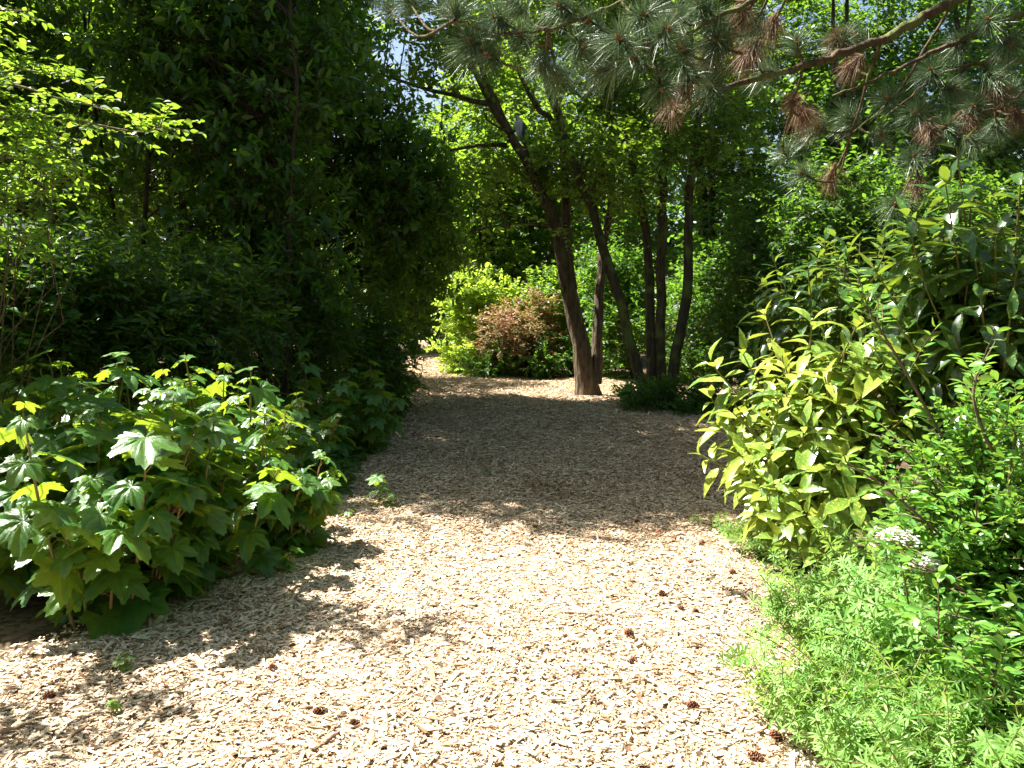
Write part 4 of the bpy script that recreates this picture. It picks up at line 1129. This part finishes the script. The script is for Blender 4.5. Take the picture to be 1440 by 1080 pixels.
# ------------------------------------------------------------------ pine
pine_base = np.array([5.2, 6.4, 0])
pine = thing('pine_tree', 'pine reaching long mossy boughs and needle tufts in from the upper right', 'tree', pine_base)
rg = np.random.default_rng(170)
m = MB()
Q_, q_ = smooth_line([pine_base, pine_base + [0.05, 0, 2], pine_base + [-0.05, 0.1, 5], pine_base + [0, 0, 8.5]], [0.24, 0.21, 0.16, 0.07], 40)
q_ = q_ * (1 + 0.4 * np.exp(-Q_[:, 2] / 0.2))
tubes(m, Q_, q_, 16, rough=0.08, rng=rg)
m.obj('trunk', M['bark_pine'], pine, pine_base)
TR = lambda z: pine_base + np.array([0, 0.05, z])
boughs = [
    ([TR(4.3), W(1560, -90, 5.9), W(1340, 2, 5.3), W(1240, 55, 5.0), W(1130, 92, 4.75), W(1010, 128, 4.5), W(950, 165, 4.3)], [0.07, 0.06, 0.045, 0.036, 0.028, 0.018, 0.007]),
    ([TR(3.6), W(1590, -20, 5.8), W(1440, 20, 5.4), W(1330, 65, 5.2), W(1240, 108, 5.0), W(1170, 135, 4.9)], [0.05, 0.04, 0.028, 0.02, 0.013, 0.006]),
    ([TR(5.2), W(1300, -180, 5.2), W(1050, -60, 4.7), W(900, -8, 4.4), W(800, 32, 4.25), W(710, 48, 4.15), W(640, 28, 4.1)], [0.06, 0.045, 0.03, 0.018, 0.013, 0.009, 0.005]),
    ([TR(4.9), W(1380, -120, 5.0), W(1150, -40, 4.6), W(1020, 20, 4.3), W(930, 60, 4.2), W(870, 60, 4.1)], [0.05, 0.04, 0.025, 0.016, 0.01, 0.006]),
    ([TR(3.2), W(1600, 90, 5.9), W(1440, 85, 5.6), W(1330, 100, 5.5), W(1240, 170, 5.4)], [0.045, 0.035, 0.022, 0.014, 0.006]),
    ([TR(2.7), W(1560, 180, 6.0), W(1440, 160, 5.8), W(1370, 160, 5.6), W(1290, 225, 5.5)], [0.03, 0.024, 0.016, 0.01, 0.005]),
    ([TR(3.0), W(1560, 60, 5.6), W(1470, 110, 5.3), W(1400, 155, 5.2)], [0.035, 0.025, 0.014, 0.006]),
    ([W(1240, 55, 5.0), W(1215, 130, 5.1), W(1190, 210, 5.2), W(1170, 280, 5.3)], [0.016, 0.012, 0.009, 0.005]),
    ([W(1130, 92, 4.75), W(1115, 150, 4.9), W(1100, 205, 5.0)], [0.012, 0.009, 0.005]),
    ([W(1340, 2, 5.3), W(1270, 120, 5.3), W(1215, 175, 5.4), W(1175, 200, 5.4)], [0.014, 0.011, 0.008, 0.005]),
]
boughs += [  # boughs above view, added to shade the tall laurel
    ([TR(6.0), (3.2, 6.4, 5.7), (1.8, 6.2, 5.5), (0.7, 6.0, 5.4)], [0.07, 0.05, 0.03, 0.01]),
    ([TR(5.6), (3.4, 5.7, 5.1), (2.2, 5.3, 4.9), (1.3, 5.2, 4.8)], [0.06, 0.045, 0.025, 0.01]),
]
bpts = []
for P, Rr in boughs:
    L = np.linalg.norm(np.diff(np.array(P), axis=0), axis=1).sum()
    n = max(8, int(L / 0.09)); Rr = [0.72 * q for q in Rr]
    Q_, q_ = smooth_line(P, Rr, n)
    Q_[1:-1] += rg.normal(0, 0.006, (n - 2, 3))
    m = MB(); tubes(m, Q_, q_, 9, rough=0.08, rng=rg)
    m.obj('bough', M['bark_pine'], pine, pine_base)
    bpts.append(np.concatenate([Q_[n // 4:], q_[n // 4:, None]], 1))
BP = np.concatenate(bpts)
def tuft(px, py, d, dead=False, nn=430, ln=0.19, dirpx=None):
    """One shoot: a twig from the nearest bough, a bud at its tip and a brush of long needles round its end."""
    c = W(px, py, d)
    cost = np.linalg.norm(BP[:, :3] - c, axis=1)
    j = int(np.argmin(cost + 0.25 * (cost < 0.10) + 0.5 * np.maximum(0, c[2] - BP[:, 2])))  # nearest bough, not from below
    a = BP[j, :3]
    v = c - a; L = np.linalg.norm(v)
    if L < 0.12:
        v = np.array([-0.6, -0.4, 0.1 if not dead else -0.5]) ; a = c - nrm(v) * 0.18
    mid = (a + c) / 2 + np.array([0, 0, -0.10 * L])
    tw = MB()
    Q_, q_ = smooth_line([a, mid, c], [0.009, 0.007, 0.005], 9)
    tubes(tw, Q_, q_, 6)
    tv = nrm(c - Q_[-3])
    if dead:
        axis = nrm(tv * 0.5 + np.array([rg.normal(0, .3), rg.normal(0, .3), -0.6]))
    else:
        axis = nrm(tv * 0.9 + np.array([rg.normal(0, .25) - 0.15, -0.35, 0.12]))
    sl = 0.11
    nm = MB()
    f = rg.uniform(0, 1, nn)
    p0 = c + axis * ((f - 0.75) * sl)[:, None] + rg.normal(0, 0.004, (nn, 3))
    rd = nrm(rg.normal(size=(nn, 3))); rd = nrm(rd - (rd @ axis)[:, None] * axis)
    op = rg.uniform(0.55, 1.35, nn) if not dead else rg.uniform(0.2, 1.45, nn)
    dr = nrm(axis * np.cos(op)[:, None] + rd * np.sin(op)[:, None])
    l = ln * rg.uniform(0.65, 1.1, nn) * (1 if not dead else 0.85)
    sag = np.array([0, 0, -1.0]) * (l * (0.16 if not dead else 0.42))[:, None]
    p1 = p0 + dr * (l * 0.5)[:, None] + sag * 0.25
    p2 = p0 + dr * l[:, None] + sag
    sd = nrm(np.cross(dr, rg.normal(size=(nn, 3)))) * 0.00125
    V = np.stack([p0 - sd, p0 + sd, p1 - sd, p1 + sd, p2], 1)
    T = np.array([(0, 1, 3), (0, 3, 2), (2, 3, 4)])
    TT = T[None] + (np.arange(nn) * 5)[:, None, None]
    nm.add(V.reshape(-1, 3), T=TT.reshape(-1, 3), r=np.repeat(rg.uniform(0, 1, nn), 5))
    o = nm.obj('needle_tuft', M['dead_needle' if dead else 'needle'], pine, pine_base)
    if dead:
        o['label'] = 'brown dead needle tuft'
    tw.obj('twig', M['bark_pine'], o, pine_base)
    if not dead or rg.uniform() < 0.4:
        bm_ = MB()
        for q in range(5):
            dd = nrm(axis + rg.normal(0, 0.35, 3)) if q else axis
            hh = rg.uniform(0.025, 0.042) if q else 0.05
            tubes(bm_, np.array([c - dd * 0.004, c + dd * hh * 0.4, c + dd * hh * 0.85, c + dd * hh]), np.array([0.005, 0.0088, 0.0055, 0.0008]), 6, r=[rg.uniform(0, 1)])
        bm_.obj('bud', M['bud'], o, pine_base)
green = [(640, 15, 4.2), (665, 62, 4.2), (700, 28, 4.2), (690, 80, 4.15), (735, 52, 4.2), (765, 88, 4.3), (725, 8, 4.4), (790, 10, 4.3), (815, 62, 4.2), (830, 30, 4.3), (872, 56, 4.0),
         (905, 22, 4.2), (935, 45, 4.0), (950, 22, 4.2), (930, 122, 4.1), (985, 10, 4.3), (785, 108, 4.4), (845, 100, 4.3), (895, 85, 4.15), (960, 70, 4.2), (545, 8, 5.2), (575, 2, 5.0), (1010, 35, 4.4),
         (1105, 215, 5.2), (1235, 190, 5.3), (1195, 165, 5.3), (1285, 222, 5.4), (1370, 150, 5.5), (1340, 125, 5.4), (1310, 100, 5.4), (1400, 110, 5.5), (1420, 60, 5.3), (1205, 50, 5.1),
         (1130, 245, 5.3), (1260, 285, 5.4), (1180, 60, 5.0), (1390, 30, 5.2), (1150, 180, 5.2), (1250, 140, 5.3), (1080, 100, 4.9)]
deadt = [(1020, 45, 4.4), (1000, 70, 4.4), (965, 120, 4.3), (1115, 140, 4.9), (1130, 160, 5.0), (1085, 35, 4.7), (1040, 20, 4.5), (1170, 245, 5.3), (1290, 260, 5.4),
         (1360, 165, 5.5), (1430, 160, 5.5), (1180, 50, 5.0), (1055, 70, 4.7), (1305, 180, 5.5), (1200, 90, 5.2), (945, 150, 4.3), (1400, 130, 5.5)]
def px_of(p):
    dy, dz = p[1], p[2] - CAM_Z
    fy = math.cos(PITCH) * dy - math.sin(PITCH) * dz; fz = math.sin(PITCH) * dy + math.cos(PITCH) * dz
    return (720 + F_PX * p[0] / fy, 540 - F_PX * fz / fy, p[1])
for k in range(44):  # unseen tufts on the added high boughs, thickening their shade
    f = rg.uniform(0, 1)
    a = np.array([2.6, 6.2, 5.5]) * (1 - f) + np.array([0.4, 5.9, 5.3]) * f if k % 2 else np.array([3.0, 5.5, 5.0]) * (1 - f) + np.array([1.2, 5.1, 4.75]) * f
    green.append(px_of(a + rg.normal(0, 0.22, 3)))
green += [(1010, 60, 4.3), (1000, 120, 4.4), (1060, 30, 4.6), (970, 105, 4.3), (1350, 60, 5.3), (1330, 180, 5.5), (1420, 130, 5.6), (1370, 200, 5.6), (1290, 160, 5.4), (1400, 180, 5.7), (1120, 60, 4.8)]
for q in green: tuft(*q, nn=int(rg.uniform(260, 480)), ln=rg.uniform(0.15, 0.2))
for q in deadt: tuft(*q, dead=True, nn=int(rg.uniform(200, 380)), ln=rg.uniform(0.13, 0.19))

# ------------------------------------------------------------------ bird in the forked tree
bc = W(731, 178, FD - 0.38)
bird = thing('bird', 'grey pigeon perched on a branch of the forked tree, seen from behind', 'bird', bc + [0, 0, -0.17])
m = MB()
sp_ = [(0.03, 0.0, -0.20), (0.025, 0.0, -0.14), (0.015, 0.0, -0.08), (0.0, 0.01, -0.01), (-0.012, 0.0, 0.06), (-0.022, 0.0, 0.105), (-0.03, -0.005, 0.135), (-0.034, -0.008, 0.160), (-0.034, -0.008, 0.178)]
rr_ = [0.020, 0.030, 0.055, 0.078, 0.074, 0.045, 0.034, 0.030, 0.008]
Q_, q_ = smooth_line([bc + np.array(q) for q in sp_], rr_, 26)
tubes(m, Q_, q_, 16)
m.r = [np.clip((v[:, 2] - bc[2] + 0.18) / 0.3, 0, 1) for v in m.v]
m.obj('body', M['feather'], bird, bc + [0, 0, -0.17])
for s in (-1, 1):
    m = MB()
    pts = [bc + np.array([s * 0.060 - 0.010, -0.020, 0.055]), bc + np.array([s * 0.070, -0.035, 0.0]), bc + np.array([s * 0.050 + 0.010, -0.045, -0.08]), bc + np.array([s * 0.02 + 0.022, -0.035, -0.165])]
    Q_, q_ = smooth_line(pts, [0.018, 0.036, 0.026, 0.005], 12)
    tubes(m, Q_, q_, 8)
    m.obj('wing', M['feather_shaded'] if s > 0 else M['feather'], bird, bc + [0, 0, -0.17])  # right wing coloured darker, standing in for its shaded side
    m = MB()
    f0 = bc + np.array([0.005 + s * 0.022, 0.02, -0.075])
    tubes(m, np.array([f0, f0 + [0, 0.004, -0.04], f0 + [0, -0.02, -0.052]]), np.array([0.006, 0.005, 0.003]), 6)
    m.obj('leg', M['beak'], bird, bc + [0, 0, -0.17])
m = MB()
hp = bc + np.array([-0.058, -0.012, 0.158])
tubes(m, np.array([hp + [0.012, 0, 0], hp, hp + [-0.022, -0.002, -0.006]]), np.array([0.008, 0.007, 0.001]), 6)
m.obj('beak', M['beak'], bird, bc + [0, 0, -0.17])

# ------------------------------------------------------------------ pine cones and sticks on the chips
def cone_mesh(seed):
    rg = np.random.default_rng(seed)
    m = MB()
    n = 62
    for i in range(n):
        f = i / (n - 1)
        a = i * 2.39996
        z = -0.5 + f
        r = 0.40 * math.sin(math.pi * (0.10 + 0.84 * f) ** 0.8)
        el = -0.25 + 1.15 * f
        d = np.array([math.cos(a) * math.cos(el), math.sin(a) * math.cos(el), math.sin(el)])
        s = np.array([-math.sin(a), math.cos(a), 0])
        u = np.cross(d, s)
        p = np.array([0, 0, z * 0.9])
        l = r + 0.10; wd = 0.14 * (0.6 + 0.6 * math.sin(math.pi * f))
        q1 = p + d * l * 0.75; q2 = p + d * l
        V = [p - s * 0.03, p + s * 0.03, q1 + s * wd, q1 - s * wd, q2 + s * wd * 0.6 - u * 0.05, q2 - s * wd * 0.6 - u * 0.05,
             q1 + s * wd + u * -0.07, q1 - s * wd + u * -0.07]
        m.add(np.array(V), Q=[(0, 1, 2, 3), (3, 2, 4, 5), (5, 4, 6, 7), (7, 6, 1, 0)], r=np.array([0, 0, 0.5, 0.5, 1, 1, 0.2, 0.2]) * rg.uniform(0.7, 1))
    return m
protos = []
cones = [
    (955, 858, 'left cone of the close pair halfway up the sunlit chips'),
    (978, 861, 'right cone of the close pair halfway up the sunlit chips'),
    (884, 903, 'upright cone alone below and left of the close pair'),
    (889, 941, 'cone directly below the upright lone cone'),
    (974, 1000, 'large cone near the goosegrass in the lower right of the chips'),
    (1090, 1043, 'cone at the bottom edge beside the goosegrass'),
    (785, 780, 'lone cone in the middle of the sunlit chips below the shade edge'),
    (970, 796, 'open cone in the sun under the shade edge at the right'),
    (1030, 808, 'open cone in the sun closest to the laurel'),
    (385, 946, 'cone in the sun just below the thicket shadow'),
    (70, 986, 'cone in the dark patch at the lower left'),
    (500, 1036, 'ridged cone at the bottom of the chips left of centre'),
    (926, 749, 'left dark cone at the edge of the shade on the right'),
    (953, 757, 'middle cone straddling the edge of the shade on the right'),
    (988, 766, 'reddish cone beside a fallen twig at the shade edge'),
    (450, 1014, 'reddish broken cone in the chips at lower left'),
    (932, 840, 'small half-buried cone above the close pair'),
    (895, 732, 'cone lying in the shade above the shade edge'),
    (1062, 1072, 'cone half out of the picture at the bottom'),
]
for i, (px, py, lab) in enumerate(cones):
    b = G(px, py); b[2] = relief(b[0], b[1]) + 0.020
    if i < 3:
        o = cone_mesh(200 + i).obj('pine_cone', M['cone'], None, (0, 0, 0))
        protos.append(o)
    else:
        o = protos[i % 3].copy(); COL.objects.link(o)
    o.location = [float(c) for c in b]
    rg = np.random.default_rng(300 + i)
    s = rg.uniform(0.036, 0.048)
    o.scale = (s, s, s * 1.1)
    o.rotation_euler = (rg.uniform(0.3, 1.6), rg.uniform(-0.4, 0.4), rg.uniform(0, 6.28))
    tag(o, lab, 'pine cone', 'pine cones on the chips')

def stick(a, b, r, seed, label):
    rg = np.random.default_rng(seed)
    A_, B_ = G(*a), G(*b)
    for q in (A_, B_): q[2] = relief(q[0], q[1]) + 0.022
    m = MB()
    Q_, q_ = smooth_line([A_, (A_ * 0.6 + B_ * 0.4) + rg.normal(0, 0.006, 3), (A_ * 0.25 + B_ * 0.75) + rg.normal(0, 0.006, 3), B_], [r, r * 0.9, r * 0.8, r * 0.4], 12)
    tubes(m, Q_, q_, 7, rough=0.08, rng=rg)
    tag(m.obj('stick', M['stick'], None, A_), label, 'stick', 'sticks on the chips')
stick((787, 876), (850, 880), 0.006, 1, 'long thin stick lying across the middle of the sunlit chips')
stick((1036, 885), (1082, 884), 0.007, 2, 'straight stick beside the goosegrass on the right')
stick((0, 1034), (45, 1022), 0.014, 3, 'thick pale stick at the lower left corner')
stick((965, 908), (1005, 914), 0.008, 4, 'short brown stick right of the lone upright cone')
stick((440, 1070), (478, 1046), 0.009, 5, 'dark curved stick at the bottom left of centre')
stick((690, 845), (575, 832), 0.004, 6, 'fine twig at the tip of the thicket shadow')
